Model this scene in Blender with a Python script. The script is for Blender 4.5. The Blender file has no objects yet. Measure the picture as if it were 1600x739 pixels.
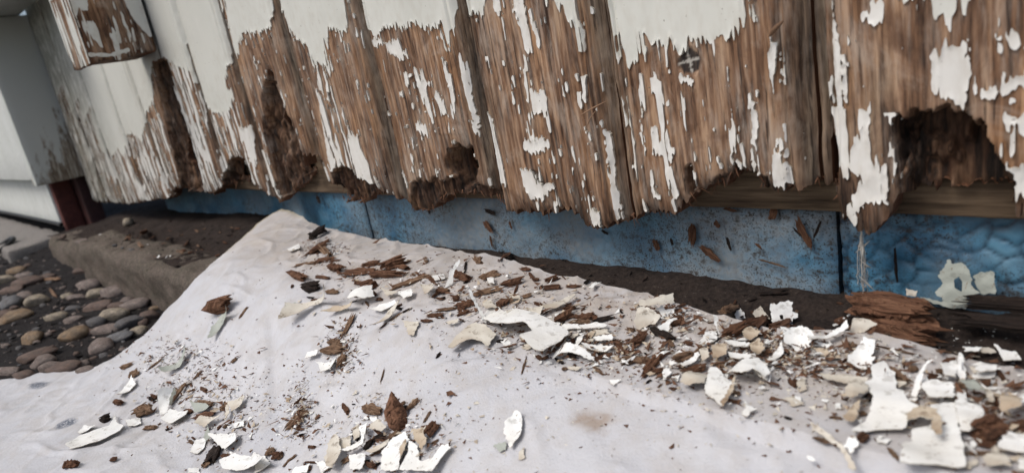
import bpy, math, random
import numpy as np
from mathutils import Matrix, Vector
random.seed(7); RS = np.random.RandomState(11)
scene = bpy.context.scene
col = scene.collection

# ------------------------------------------------------------------ camera
YAW, PITCH, ROLL, FPX = 0.8194652, 0.2714333, -0.1877345, 1038.784
CAM = np.array([0.1203808, -0.3140708, 0.1084421])
_r = np.array([math.cos(YAW), math.sin(YAW), 0.0])
FWD = np.array([-math.sin(YAW)*math.cos(PITCH), math.cos(YAW)*math.cos(PITCH), -math.sin(PITCH)])
_u = np.cross(_r, FWD)
RIGHT = _r*math.cos(ROLL) + _u*math.sin(ROLL)
UP = -_r*math.sin(ROLL) + _u*math.cos(ROLL)
cd = bpy.data.cameras.new('camera'); cam = bpy.data.objects.new('camera', cd); col.objects.link(cam)
M = Matrix.Identity(4)
for i in range(3):
    M[i][0] = RIGHT[i]; M[i][1] = UP[i]; M[i][2] = -FWD[i]; M[i][3] = CAM[i]
cam.matrix_world = M
cd.sensor_width = 36.0; cd.lens = 36.0*FPX/1600.0
cd.clip_start = 0.01; cd.clip_end = 200.0
cd.dof.use_dof = True; cd.dof.focus_distance = 0.43; cd.dof.aperture_fstop = 9.5
scene.camera = cam

# ------------------------------------------------------------------ light
w = bpy.data.worlds.new('World'); scene.world = w; w.use_nodes = True
nt = w.node_tree; nt.nodes.clear()
out = nt.nodes.new('ShaderNodeOutputWorld'); bg = nt.nodes.new('ShaderNodeBackground'); sky = nt.nodes.new('ShaderNodeTexSky')
SUN_EL, SUN_AZ = math.radians(54), math.radians(196)      # azimuth from +Y clockwise: light from in front of the wall, a little to the left
sky.sky_type = 'NISHITA'; sky.sun_disc = False; sky.sun_elevation = SUN_EL; sky.sun_rotation = SUN_AZ
sky.air_density = 1.0; sky.dust_density = 4.0; sky.ozone_density = 1.0
bg.inputs['Strength'].default_value = 0.105
nt.links.new(sky.outputs[0], bg.inputs[0]); nt.links.new(bg.outputs[0], out.inputs[0])
sl = bpy.data.lights.new('sun', 'SUN'); sl.energy = 1.5; sl.angle = math.radians(24); sl.color = (1.0, 0.985, 0.965)
so = bpy.data.objects.new('sun', sl); col.objects.link(so)
sd = Vector((math.sin(SUN_AZ)*math.cos(SUN_EL), math.cos(SUN_AZ)*math.cos(SUN_EL), math.sin(SUN_EL)))
so.rotation_euler = sd.to_track_quat('Z', 'Y').to_euler(); so.location = sd*5
vs = scene.view_settings; vs.view_transform = 'Standard'; vs.look = 'None'; vs.gamma = 1.0; vs.exposure = 0.32; vs.use_curve_mapping = False

# ------------------------------------------------------------------ pixel of the photograph -> point in the place
def ray(px, py): return FWD + RIGHT*(px-800)/FPX + UP*(369.5-py)/FPX
def on_y(px, py, y=0.0): d = ray(px, py); return CAM + d*(y-CAM[1])/d[1]
def on_z(px, py, z): d = ray(px, py); return CAM + d*(z-CAM[2])/d[2]
def wall(pts, y=0.0): return [tuple(on_y(a, b, y)[[0, 2]]) for a, b in pts]

# ------------------------------------------------------------------ noise
_T = np.random.RandomState(3).rand(8, 256, 256)
def vn(x, y, s=0):
    x = np.asarray(x, float); y = np.asarray(y, float)
    xi = np.floor(x).astype(int); yi = np.floor(y).astype(int); fx = x-xi; fy = y-yi
    fx = fx*fx*(3-2*fx); fy = fy*fy*(3-2*fy); T = _T[s % 8]; o = s*37
    a = T[(xi+o) & 255, yi & 255]; b = T[(xi+1+o) & 255, yi & 255]; c = T[(xi+o) & 255, (yi+1) & 255]; d = T[(xi+1+o) & 255, (yi+1) & 255]
    return ((a*(1-fx)+b*fx)*(1-fy) + (c*(1-fx)+d*fx)*fy)*2-1
def fbm(x, y, s=0, o=3):
    r = 0; a = 0.55
    for i in range(o): r = r + a*vn(x*2**i, y*2**i, s+i); a *= 0.5
    return r
def sstep(a, b, x): t = np.clip((x-a)/(b-a), 0, 1); return t*t*(3-2*t)

def sdf(poly, X, Z, margin=None):
    """signed distance, positive inside"""
    P = np.asarray(poly, float); out = np.full(X.shape, -1.0)
    if margin is not None:
        m = (X > P[:, 0].min()-margin) & (X < P[:, 0].max()+margin) & (Z > P[:, 1].min()-margin) & (Z < P[:, 1].max()+margin)
        if not m.any(): return out
    else: m = np.ones(X.shape, bool)
    x = X[m]; z = Z[m]; dmin = np.full(x.shape, 1e9); ins = np.zeros(x.shape, bool)
    for i in range(len(P)):
        ax, az = P[i]; bx, bz = P[(i+1) % len(P)]; ex, ez = bx-ax, bz-az
        t = np.clip(((x-ax)*ex+(z-az)*ez)/(ex*ex+ez*ez+1e-18), 0, 1)
        dmin = np.minimum(dmin, (x-ax-t*ex)**2+(z-az-t*ez)**2)
        if bz != az:
            c = ((az > z) != (bz > z)) & (x < ex*(z-az)/(bz-az)+ax); ins ^= c
    out[m] = np.where(ins, 1, -1)*np.sqrt(dmin)
    return out

# ------------------------------------------------------------------ mesh helpers
def mesh_from(name, V, faces, mats=None, smooth=None, attrs=None):
    """V Nx3; faces: list of (array KxN, material index, smooth)"""
    me = bpy.data.meshes.new(name)
    loops = []; starts = []; mi = []; sm = []; n = 0
    for F, m, s in faces:
        if len(F) == 0: continue
        F = np.asarray(F, np.int32); k = F.shape[1]
        loops.append(F.ravel()); starts.append(n+np.arange(len(F))*k); n += F.size
        mi.append(np.full(len(F), m)); sm.append(np.full(len(F), s))
    loops = np.concatenate(loops).astype(np.int32); starts = np.concatenate(starts).astype(np.int32)
    V = np.asarray(V, np.float32)
    me.vertices.add(len(V)); me.vertices.foreach_set('co', V.ravel())
    me.loops.add(len(loops)); me.loops.foreach_set('vertex_index', loops)
    me.polygons.add(len(starts)); me.polygons.foreach_set('loop_start', starts)
    me.update(calc_edges=True)
    me.polygons.foreach_set('material_index', np.concatenate(mi).astype(np.int32))
    me.polygons.foreach_set('use_smooth', np.concatenate(sm).astype(bool))
    for k, a in (attrs or {}).items():
        at = me.attributes.new(k, 'FLOAT', 'POINT'); at.data.foreach_set('value', np.asarray(a, np.float32))
    for m in (mats or []): me.materials.append(m)
    me.validate(); me.update()
    return me
def link(name, me, parent=None):
    o = bpy.data.objects.new(name, me); col.objects.link(o)
    if parent: o.parent = parent
    return o
def tag(o, label=None, cat=None, group=None, kind=None):
    if label: o['label'] = label
    if cat: o['category'] = cat
    if group: o['group'] = group
    if kind: o['kind'] = kind
    return o
def empty(name, loc=(0, 0, 0)):
    o = bpy.data.objects.new(name, None); o.empty_display_size = 0.02; o.location = loc; col.objects.link(o); return o

_CASES = {1: (['ABL'], 'BL'), 2: (['BbR'], 'RB'), 3: (['AbRL'], 'RL'), 4: (['RCT'], 'TR'), 6: (['BbCT'], 'TB'), 7: (['AbCTL'], 'TL'),
          8: (['DLT'], 'LT'), 9: (['ABTD'], 'BT'), 11: (['AbRTD'], 'RT'), 12: (['LRCD'], 'LR'), 13: (['ABRCD'], 'BR'), 14: (['BbCDL'], 'LB'),
          5: (['ABL', 'RCT'], 'BLTR'), 10: (['BbR', 'DLT'], 'RBLT')}
def contour(us, zs, S, G):
    """marching squares over the grid: vertices (values of G), polygons inside S>0, boundary segments.  A bottom-left, b bottom-right, C top-right, D top-left"""
    S = S.copy(); e = -1e-5
    S[0] = np.minimum(S[0], e); S[-1] = np.minimum(S[-1], e); S[:, 0] = np.minimum(S[:, 0], e); S[:, -1] = np.minimum(S[:, -1], e)
    ins = S > 0; m, n = S.shape
    nid = np.full((m, n), -1); k = ins.sum(); nid[ins] = np.arange(k); V = [G[ins]]
    hx = ins[:, :-1] != ins[:, 1:]; vx = ins[:-1] != ins[1:]
    t = (S[:, :-1]/(S[:, :-1]-S[:, 1:]+1e-30))[hx][:, None]; V.append(G[:, :-1][hx]*(1-t)+G[:, 1:][hx]*t)
    hid = np.full(hx.shape, -1); hid[hx] = k+np.arange(hx.sum()); k += hx.sum()
    t = (S[:-1]/(S[:-1]-S[1:]+1e-30))[vx][:, None]; V.append(G[:-1][vx]*(1-t)+G[1:][vx]*t)
    vid = np.full(vx.shape, -1); vid[vx] = k+np.arange(vx.sum())
    ref = {'A': nid[:-1, :-1], 'b': nid[:-1, 1:], 'C': nid[1:, 1:], 'D': nid[1:, :-1], 'B': hid[:-1], 'T': hid[1:], 'L': vid[:, :-1], 'R': vid[:, 1:]}
    code = ins[:-1, :-1]*1+ins[:-1, 1:]*2+ins[1:, 1:]*4+ins[1:, :-1]*8
    polys = {3: [], 4: [], 5: []}; segs = []
    c = code == 15; polys[4].append(np.stack([ref[q][c] for q in 'AbCD'], 1))
    for cc, (ps, sg) in _CASES.items():
        c = code == cc
        if not c.any(): continue
        for p in ps: polys[len(p)].append(np.stack([ref[q][c] for q in p], 1))
        for i in range(0, len(sg), 2): segs.append(np.stack([ref[sg[i]][c], ref[sg[i+1]][c]], 1))
    segs = np.concatenate(segs) if segs else np.zeros((0, 2), int)
    return np.concatenate(V), {q: (np.concatenate(p) if p else np.zeros((0, q), int)) for q, p in polys.items()}, segs
def slab(name, us, zs, S, Y, back, names, A, mats, axis='wall', back_faces=False):
    """sheet over the region S>0 with front surface Y and sides going to back (array or value). Front material 0, sides 1, back 2"""
    U, Z = np.meshgrid(us, zs)
    B = back if isinstance(back, np.ndarray) else np.full(U.shape, back)
    G = np.dstack([U, Z, Y, B]+[A[k] for k in names])
    V, P, sg = contour(us, zs, S, G)
    f = V[:, [0, 2, 1]] if axis == 'wall' else V[:, [0, 1, 2]]
    g = V[:, [0, 3, 1]] if axis == 'wall' else V[:, [0, 1, 3]]
    n = len(V); faces = [(P[q], 0, True) for q in P]
    at = {k: V[:, 4+i] for i, k in enumerate(names)}
    ring = np.unique(sg); mp = np.full(n, -1); mp[ring] = np.arange(len(ring))
    VV = [f, f[ring], g[ring]]; a = mp[sg]+n; b = a+len(ring)
    faces.append((np.stack([a[:, 1], a[:, 0], b[:, 0], b[:, 1]], 1), 1, False))
    at = {k: [v, v[ring], v[ring]] for k, v in at.items()}
    if back_faces:
        o = n+2*len(ring); VV.append(g); faces += [(P[q][:, ::-1]+o, 2, True) for q in P]
        for k in at: at[k].append(V[:, 4+names.index(k)])
    return mesh_from(name, np.concatenate(VV), faces, mats, attrs={k: np.concatenate(v) for k, v in at.items()})

# ------------------------------------------------------------------ materials
class NT:
    def __init__(s, name):
        s.m = bpy.data.materials.new(name); s.m.use_nodes = True; s.t = s.m.node_tree
        s.b = s.t.nodes['Principled BSDF']; s.tc = s.t.nodes.new('ShaderNodeTexCoord')
    def n(s, typ, **kw):
        x = s.t.nodes.new('ShaderNode'+typ)
        for k, v in kw.items(): setattr(x, k, v)
        return x
    def l(s, a, b): s.t.links.new(a, b)
    def mapping(s, scale, loc=(0, 0, 0), rot=(0, 0, 0), src='Object'):
        m = s.n('Mapping'); m.inputs['Scale'].default_value = scale; m.inputs['Location'].default_value = loc; m.inputs['Rotation'].default_value = rot
        s.l(s.tc.outputs[src], m.inputs[0]); return m.outputs[0]
    def noise(s, vec, scale=1, detail=4, rough=.55, dist=0):
        x = s.n('TexNoise'); x.inputs['Scale'].default_value = scale; x.inputs['Detail'].default_value = detail; x.inputs['Roughness'].default_value = rough; x.inputs['Distortion'].default_value = dist
        s.l(vec, x.inputs['Vector']); return x.outputs['Fac']
    def ramp(s, fac, stops):
        r = s.n('ValToRGB'); e = r.color_ramp.elements
        while len(e) < len(stops): e.new(.5)
        for i, (p, c) in enumerate(stops):
            e[i].position = p; e[i].color = (c, c, c, 1) if not isinstance(c, tuple) else (*c, 1)
        s.l(fac, r.inputs[0]); return r.outputs[0]
    def mix(s, fac, a, b):
        x = s.n('Mix', data_type='RGBA')
        if isinstance(fac, (int, float)): x.inputs[0].default_value = fac
        else: s.l(fac, x.inputs[0])
        for v, i in ((a, 6), (b, 7)):
            if isinstance(v, tuple): x.inputs[i].default_value = (*v, 1)
            else: s.l(v, x.inputs[i])
        return x.outputs[2]
    def math(s, op, a, b=0.0):
        x = s.n('Math', operation=op, use_clamp=False)
        for v, i in ((a, 0), (b, 1)):
            if isinstance(v, (int, float)): x.inputs[i].default_value = v
            else: s.l(v, x.inputs[i])
        return x.outputs[0]
    def attr(s, name): a = s.n('Attribute', attribute_name=name); return a.outputs['Fac']
    def bump(s, h, dist, strength=1.0):
        b = s.n('Bump'); b.inputs['Distance'].default_value = dist; b.inputs['Strength'].default_value = strength
        s.l(h, b.inputs['Height']); s.l(b.outputs[0], s.b.inputs['Normal'])
    def done(s, c, rough=.8, spec=.3):
        if isinstance(c, tuple): s.b.inputs['Base Color'].default_value = (*c, 1)
        else: s.l(c, s.b.inputs['Base Color'])
        if isinstance(rough, (int, float)): s.b.inputs['Roughness'].default_value = rough
        else: s.l(rough, s.b.inputs['Roughness'])
        s.b.inputs['Specular IOR Level'].default_value = spec
        return s.m

def wood_mat(name, axis='z', k=1.0, cols=((.034, .017, .010), (.178, .098, .057), (.39, .255, .16)), old=False, rot=False):
    t = NT(name)
    sc = {'z': (1, 1, .085), 'x': (.06 if k == 1 else .22, 1, 1)}[axis]
    v = t.mapping(tuple(q*1 for q in sc))
    g = t.noise(v, 420*k, 5, .65, .3); g2 = t.noise(v, 130*k, 4, .6, .5)
    f = t.math('ADD', t.math('MULTIPLY', g, .5), t.math('MULTIPLY', g2, .5))
    if old:
        wv = t.n('TexWave', wave_type='BANDS', bands_direction='X'); wv.inputs['Scale'].default_value = 75; wv.inputs['Distortion'].default_value = 9; wv.inputs['Detail'].default_value = 3; wv.inputs['Detail Scale'].default_value = .5; wv.inputs['Detail Roughness'].default_value = .6
        t.l(t.mapping((1, 1, .05)), wv.inputs['Vector'])
        f = t.math('ADD', t.math('MULTIPLY', f, .94), t.math('MULTIPLY', wv.outputs['Fac'], .05))
        f = t.math('ADD', f, t.math('MULTIPLY', t.math('SUBTRACT', t.noise(t.mapping((1, 1, .4), (1, 8, 2)), 48, 4, .6, .4), .5), .30))
    c = t.ramp(f, [(.37, cols[0]), (.49, cols[1]), (.62, cols[2])])
    lo = t.noise(t.mapping((1, 1, .5)), 22*max(k, .1), 3)
    if old:
        c = t.mix(t.math('MULTIPLY', t.ramp(lo, [(.46, 0.0), (.64, 1.0)]), .50), c, t.ramp(f, [(.36, (.10, .042, .017)), (.6, (.40, .21, .095))]))      # orange heartwood
        lo2 = t.noise(t.mapping((1, 1, .35), (3, 1, 2)), 30, 4)
        gr = t.math('MAXIMUM', t.math('MULTIPLY', t.ramp(lo2, [(.54, 0.0), (.69, 1.0)]), .42), t.math('MULTIPLY', t.attr('grey'), .85))
        c = t.mix(gr, c, t.ramp(f, [(.40, (.045, .038, .028)), (.59, (.30, .265, .20))]))
        hz = t.noise(t.mapping((1, 1, .12), (5, 2, 1)), 240, 5, .7)                                        # thin white residue left in the grain
        hz2 = t.noise(t.mapping((1, 1, .5), (9, 4, 1)), 26, 3)
        hh = t.math('MULTIPLY', t.ramp(hz, [(.50, 0.0), (.66, 1.0)]), t.ramp(hz2, [(.46, 0.0), (.66, .7)]))
        hh = t.math('MAXIMUM', hh, t.math('MULTIPLY', t.attr('haze'), t.ramp(hz, [(.44, .0), (.62, .85)])))
        c = t.mix(hh, c, (.47, .42, .36))
        bl = t.noise(t.mapping((1, 1, .7), (6, 3, 9)), 42, 5, .65, .6)
        c = t.mix(t.math('MULTIPLY', t.ramp(bl, [(.53, 0.0), (.68, 1.0)]), .48), c, (.42, .345, .275))      # chalky filler smears
        c = t.mix(t.math('MULTIPLY', t.ramp(bl, [(.32, 1.0), (.45, 0.0)]), .75), c, t.ramp(f, [(.36, (.022, .012, .008)), (.6, (.14, .07, .038))]))      # wet dark patches
        c = t.mix(t.math('MULTIPLY', t.attr('rot'), t.ramp(t.noise(t.mapping((1, 1, .3)), 160, 4), [(.3, .6), (.6, 1.0)])), c, t.ramp(f, [(.40, (.006, .004, .003)), (.62, (.072, .034, .019))]))
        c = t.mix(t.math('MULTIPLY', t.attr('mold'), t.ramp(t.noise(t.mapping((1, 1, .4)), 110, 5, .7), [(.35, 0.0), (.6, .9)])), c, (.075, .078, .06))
        ck = t.ramp(t.noise(t.mapping((1, 1, .05), (2, 7, 3)), 520, 4, .6, .2), [(.33, 1.0), (.43, 0.0)])
        c = t.mix(t.math('MULTIPLY', ck, .8), c, (.02, .013, .01))
        c = t.mix(t.attr('knot'), c, (.018, .016, .016)); c = t.mix(t.attr('pale'), c, (.55, .52, .46))
    if rot:
        c = t.mix(t.ramp(lo, [(.4, 0.0), (.65, .5)]), c, (.15, .075, .043))
    t.bump(f, .0014 if k == 1 else .0035, 1.0)
    return t.done(c, .78, .25)

def paint_mat(name, base, dirt, dirt_amt=.35, rough=.5):
    t = NT(name)
    n1 = t.noise(t.mapping((1, 1, .5)), 30, 4); n2 = t.noise(t.mapping((1, 1, 1)), 420, 3, .7)
    c = t.mix(t.math('MULTIPLY', t.ramp(n1, [(.40, 0.0), (.68, 1.0)]), dirt_amt), base, dirt)
    c = t.mix(t.ramp(n2, [(.64, 0.0), (.70, .8)]), c, (.2, .14, .09))
    n3 = t.noise(t.mapping((1, 1, 1), (4, 1, 7)), 130, 5, .7); c = t.mix(t.ramp(n3, [(.57, 0.0), (.64, .6*dirt_amt+.2)]), c, tuple(q*.55 for q in dirt))
    t.bump(t.math('ADD', t.noise(t.mapping((1, 1, .25)), 160, 3), n3), .0007, .6)
    return t.done(c, rough, .4)

M_WOOD = wood_mat('weathered_bare_wood', old=True)
M_ROT = wood_mat('rotten_wood', cols=((.03, .015, .009), (.11, .05, .027), (.21, .105, .058)), rot=True)
M_ROTX = wood_mat('rotten_wood_chip', axis='x', k=.035, cols=((.035, .017, .01), (.135, .062, .034), (.27, .145, .085)), rot=True)
M_CHIP2 = wood_mat('dry_wood_chip', axis='x', k=.035, cols=((.08, .045, .026), (.22, .13, .078), (.38, .26, .17)))
M_DARKCHIP = wood_mat('wet_dark_wood', axis='x', k=.035, cols=((.010, .007, .006), (.026, .017, .013), (.05, .034, .026)))
M_PLATE = wood_mat('dirty_softwood', axis='x', cols=((.035, .023, .014), (.092, .063, .039), (.165, .12, .078)))
def wall_paint():
    t = NT('old_cream_wall_paint')
    n1 = t.noise(t.mapping((1, 1, .4)), 20, 4); n2 = t.noise(t.mapping((1, 1, 1)), 330, 2, .6)
    c = t.mix(t.ramp(n1, [(.4, 0.0), (.7, .45)]), (.61, .61, .555), (.50, .505, .45))
    c = t.mix(t.attr('white'), c, (.70, .68, .64))
    c = t.mix(t.ramp(n2, [(.715, 0.0), (.75, .8)]), c, (.13, .1, .07))
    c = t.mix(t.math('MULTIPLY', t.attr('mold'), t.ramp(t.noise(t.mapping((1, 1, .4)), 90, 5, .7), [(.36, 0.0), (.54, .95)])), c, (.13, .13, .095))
    c = t.mix(t.math('MULTIPLY', t.attr('edge'), t.ramp(t.noise(t.mapping((1, 1, .5)), 200, 3), [(.45, 0.0), (.7, .55)])), c, (.36, .30, .22))
    t.bump(t.noise(t.mapping((1, 1, .15)), 120, 3), .0003, .5)
    return t.done(c, .42, .4)
M_PAINT = wall_paint()
M_PAINTEDGE = paint_mat('paint_edge', (.62, .60, .52), (.4, .34, .26), .6)
M_WHITE = paint_mat('white_flake', (.78, .79, .77), (.60, .57, .50), .5)
M_CREAM = paint_mat('cream_flake', (.60, .57, .495), (.36, .29, .21), .85)
M_BACK = paint_mat('flake_underside', (.50, .43, .33), (.26, .17, .10), .8, .8)
M_SAGE = paint_mat('grey_green_flake', (.36, .385, .34), (.3, .31, .27), .4)
def stained_trim():
    t = NT('stained_white_trim'); sx = t.n('SeparateXYZ'); t.l(t.tc.outputs['Object'], sx.inputs[0])
    n = t.noise(t.mapping((1, 1, .35)), 60, 5, .7); zz = t.math('ADD', t.math('MULTIPLY', sx.outputs[2], -3.2), t.math('MULTIPLY', sx.outputs[1], 4.5))
    f = t.math('ADD', t.math('ADD', n, zz), .50)
    c = t.mix(t.ramp(f, [(.55, 0.0), (.66, 1.0)]), (.56, .58, .54), t.ramp(t.noise(t.mapping((1, 1, .12)), 260, 4, .65), [(.35, (.10, .075, .05)), (.5, (.24, .19, .14)), (.62, (.42, .40, .33))]))
    t.bump(n, .0008, .5); return t.done(c, .6, .35)
M_STAINED = stained_trim()
M_TRIM = paint_mat('white_gloss_trim', (.66, .68, .65), (.5, .52, .47), .35)

def foam_mat():
    t = NT('blue_foam')
    n1 = t.noise(t.mapping((1, 1, 1)), 28, 5, .65); n2 = t.noise(t.mapping((1, 1, 1), (2, 0, 1)), 230, 5, .7); n3 = t.noise(t.mapping((1, 1, 1), (4, 0, 1)), 900, 2, .6)
    c = t.mix(t.ramp(n1, [(.35, 0.0), (.7, 1.0)]), (.034, .125, .22), (.10, .255, .37))
    d = t.math('MULTIPLY', t.attr('dust'), t.ramp(n2, [(.28, .45), (.6, 1.0)]))
    c = t.mix(d, c, (.235, .26, .27))
    c = t.mix(t.math('MULTIPLY', t.attr('seam'), t.ramp(n1, [(.3, .6), (.6, 1.0)])), c, (.010, .026, .05))
    c = t.mix(t.math('MULTIPLY', t.ramp(n2, [(.50, 0.0), (.63, .9)]), t.attr('dirt')), c, (.035, .028, .022))
    c = t.mix(t.math('MULTIPLY', t.ramp(n3, [(.58, 0.0), (.63, .95)]), t.attr('dirt')), c, (.02, .016, .012))
    t.bump(n2, .0006, .6)
    return t.done(c, t.math('ADD', .38, t.math('MULTIPLY', t.attr('dust'), .4)), .4)
M_FOAM = foam_mat()

def cloth_mat():
    t = NT('dust_sheet_plastic')
    n1 = t.noise(t.mapping((1, 1, 1)), 12, 5, .6); n2 = t.noise(t.mapping((1, 1, 1), (2, 5, 0)), 60, 5, .65); n3 = t.noise(t.mapping((1, 1, 1), (7, 5, 0)), 700, 3, .6)
    c = t.mix(t.ramp(n1, [(.35, 0.0), (.68, 1.0)]), (.465, .475, .505), (.54, .545, .565))
    c = t.mix(t.math('MULTIPLY', t.ramp(n2, [(.44, 0.0), (.66, .9)]), .6), c, (.42, .40, .385))
    c = t.mix(t.math('MULTIPLY', t.attr('dust'), t.ramp(n2, [(.3, .5), (.65, 1.0)])), c, (.42, .375, .33))
    c = t.mix(t.math('MULTIPLY', t.attr('stain'), t.ramp(n2, [(.38, 0.0), (.55, .8)])), c, (.27, .20, .145))
    c = t.mix(t.math('MULTIPLY', t.attr('smudge'), t.ramp(n3, [(.36, .2), (.52, 1.0)])), c, (.10, .115, .145))
    c = t.mix(t.math('MULTIPLY', t.attr('olive'), .8), c, (.30, .25, .12))
    c = t.mix(t.ramp(n3, [(.70, 0.0), (.74, .5)]), c, (.25, .19, .14))
    t.bump(t.math('ADD', n2, t.math('MULTIPLY', n3, .4)), .0014, .7)
    return t.done(c, .55, .35)
M_CLOTH = cloth_mat()

def soil_mat(name, a, b, speck=.0):
    t = NT(name)
    n1 = t.noise(t.mapping((1, 1, 1)), 45, 6, .7); n2 = t.noise(t.mapping((1, 1, 1), (3, 3, 3)), 380, 5, .75)
    c = t.mix(t.ramp(n1, [(.35, 0.0), (.65, 1.0)]), a, b)
    c = t.mix(t.ramp(n2, [(.40, 0.0), (.70, .7)]), c, tuple(q*2.1 for q in b))
    if speck: c = t.mix(t.ramp(n2, [(.665, 0.0), (.69, speck)]), c, (.42, .39, .35))
    t.bump(n2, .0025, 1.0)
    return t.done(c, .92, .2)
M_SOIL = soil_mat('black_soil', (.008, .007, .007), (.018, .0155, .015), .4)
M_STRIP = soil_mat('brown_soil', (.012, .009, .008), (.036, .026, .021), .45)
M_KERB = soil_mat('mossy_concrete', (.062, .058, .042), (.112, .09, .075), .3)
M_SLAB = soil_mat('grey_slab', (.15, .14, .13), (.2, .185, .17), 0)
def plain(name, c, rough=.6, c2=None, sc=60, bump=.0004):
    t = NT(name); n = t.noise(t.mapping((1, 1, 1)), sc, 4, .65)
    cc = t.mix(t.ramp(n, [(.35, 0.0), (.68, 1.0)]), c, c2 or tuple(q*.6 for q in c))
    t.bump(n, bump, .6); return t.done(cc, rough, .35)
M_BRICK = plain('red_brick', (.13, .04, .032), .8, (.08, .026, .022), 120)
M_MAROON = plain('maroon_paint', (.06, .022, .02), .6)
M_FELT = plain('dark_felt', (.012, .009, .007), .95, (.02, .013, .01), 200, .002)
M_RUBBER = plain('black_plastic', (.012, .012, .013), .45)
M_KNOTPLUG = plain('knot_resin', (.02, .018, .017), .4)
M_CHUNK = plain('crumbly_rotten_wood', (.19, .095, .055), .95, (.07, .032, .018), 260, .0016)
M_CRUMB = plain('wood_crumb', (.15, .075, .042), .9, (.07, .035, .02), 300)
M_WEB = plain('cobweb', (.42, .40, .36), .9)
def pebble_mat(name, a, b):
    t = NT(name); oi = t.n('ObjectInfo'); v = t.mapping((1, 1, 1))
    n1 = t.noise(v, 1.6, 4, .6); n2 = t.noise(v, 7, 5, .7)
    c = t.mix(t.ramp(n1, [(.35, 0.0), (.65, 1.0)]), a, b)
    c = t.mix(t.ramp(n2, [(.46, 0.0), (.66, .65)]), c, (.06, .048, .04)); c = t.mix(t.ramp(t.noise(v, 2.2, 3), [(.45, 0.0), (.7, .6)]), c, (.07, .06, .052))
    t.bump(n2, .0022, .7); return t.done(c, .75, .3)
PEB = {'cream': pebble_mat('cream_stone', (.30, .25, .18), (.37, .32, .25)), 'tan': pebble_mat('tan_stone', (.23, .15, .085), (.28, .21, .14)),
       'grey': pebble_mat('grey_stone', (.13, .135, .145), (.19, .19, .19)), 'dark': pebble_mat('dark_stone', (.09, .09, .095), (.13, .125, .125)),
       'pink': pebble_mat('pinkish_stone', (.20, .155, .135), (.26, .215, .19)), 'brown': pebble_mat('brown_stone', (.12, .08, .062), (.17, .12, .10))}

# ------------------------------------------------------------------ the cladding
W = 0.115
OFF = [-.002, .001, .004, .003, -.006, -.010, -.005, .014, .003, .002, -.006, 0, 0]
JX = {k: -k*W+(OFF[k] if 0 <= k < len(OFF) else 0) for k in range(-4, 13)}
CORNER = -1.365

TOP = [(30, 90), (55, 62), (62, 120), (75, 105), (88, 150), (98, 130), (112, 175), (122, 150), (132, 190), (140, 170), (152, 215), (160, 240), (168, 232), (176, 246), (183, 232), (194, 243), (197, 212), (206, 208), (214, 212), (222, 222), (226, 180), (236, 168), (240, 150), (236, 110), (243, 100), (248, 90), (256, 88), (264, 95), (281, 105), (298, 112), (304, 129), (315, 149), (325, 166), (333, 174), (348, 176), (364, 166), (365, 145), (355, 135), (354, 105), (360, 98), (355, 60), (346, 15), (343, -10), (349, -10), (358, 35), (368, 80), (372, 92), (374, 68), (382, 52), (402, 51), (418, 47), (425, 38), (424, 10), (422, -10), (429, -12), (433, 10), (444, 27), (456, 51), (481, 74), (490, 98), (501, 100), (515, 105), (510, 74), (512, 47), (525, 46), (542, 51), (545, 30), (541, 5), (538, -15), (560, -15), (566, 20), (576, 46), (586, 51), (596, 47), (616, 39), (633, 46), (643, 35), (671, 44), (691, 39), (697, 75), (702, 60), (708, 40), (710, 10), (706, -15), (716, -15), (722, 5), (730, 25), (745, 20), (757, 15), (762, -5), (766, -20), (850, -20), (857, 2), (880, 10), (890, 24), (900, 42), (907, 78), (908, 50), (902, 10), (899, -20), (945, -20), (950, 10), (954, 54), (962, 59), (966, 81), (974, 88), (978, 108), (1000, 88), (1008, 79), (1006, 57), (1020, 62), (1035, 66), (1048, 70), (1060, 78), (1072, 74), (1085, 60), (1095, 62), (1110, 58), (1118, 55), (1130, 60), (1147, 60), (1150, 48), (1165, 33), (1175, 28), (1168, 10), (1165, -10), (1185, -12), (1195, -30), (1300, -60), (1330, -20), (1360, -25), (1385, -5), (1437, -2), (1455, 14), (1466, 22), (1500, 20), (1505, -5), (1560, -25)]
tp = wall(TOP); TOPW = tp+[(.10, .115), (.16, .10), (.23, .12), (.30, .11), (.38, .12), (.6, .12), (.6, 4), (-1.6, 4), (-1.6, tp[0][1])]
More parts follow.
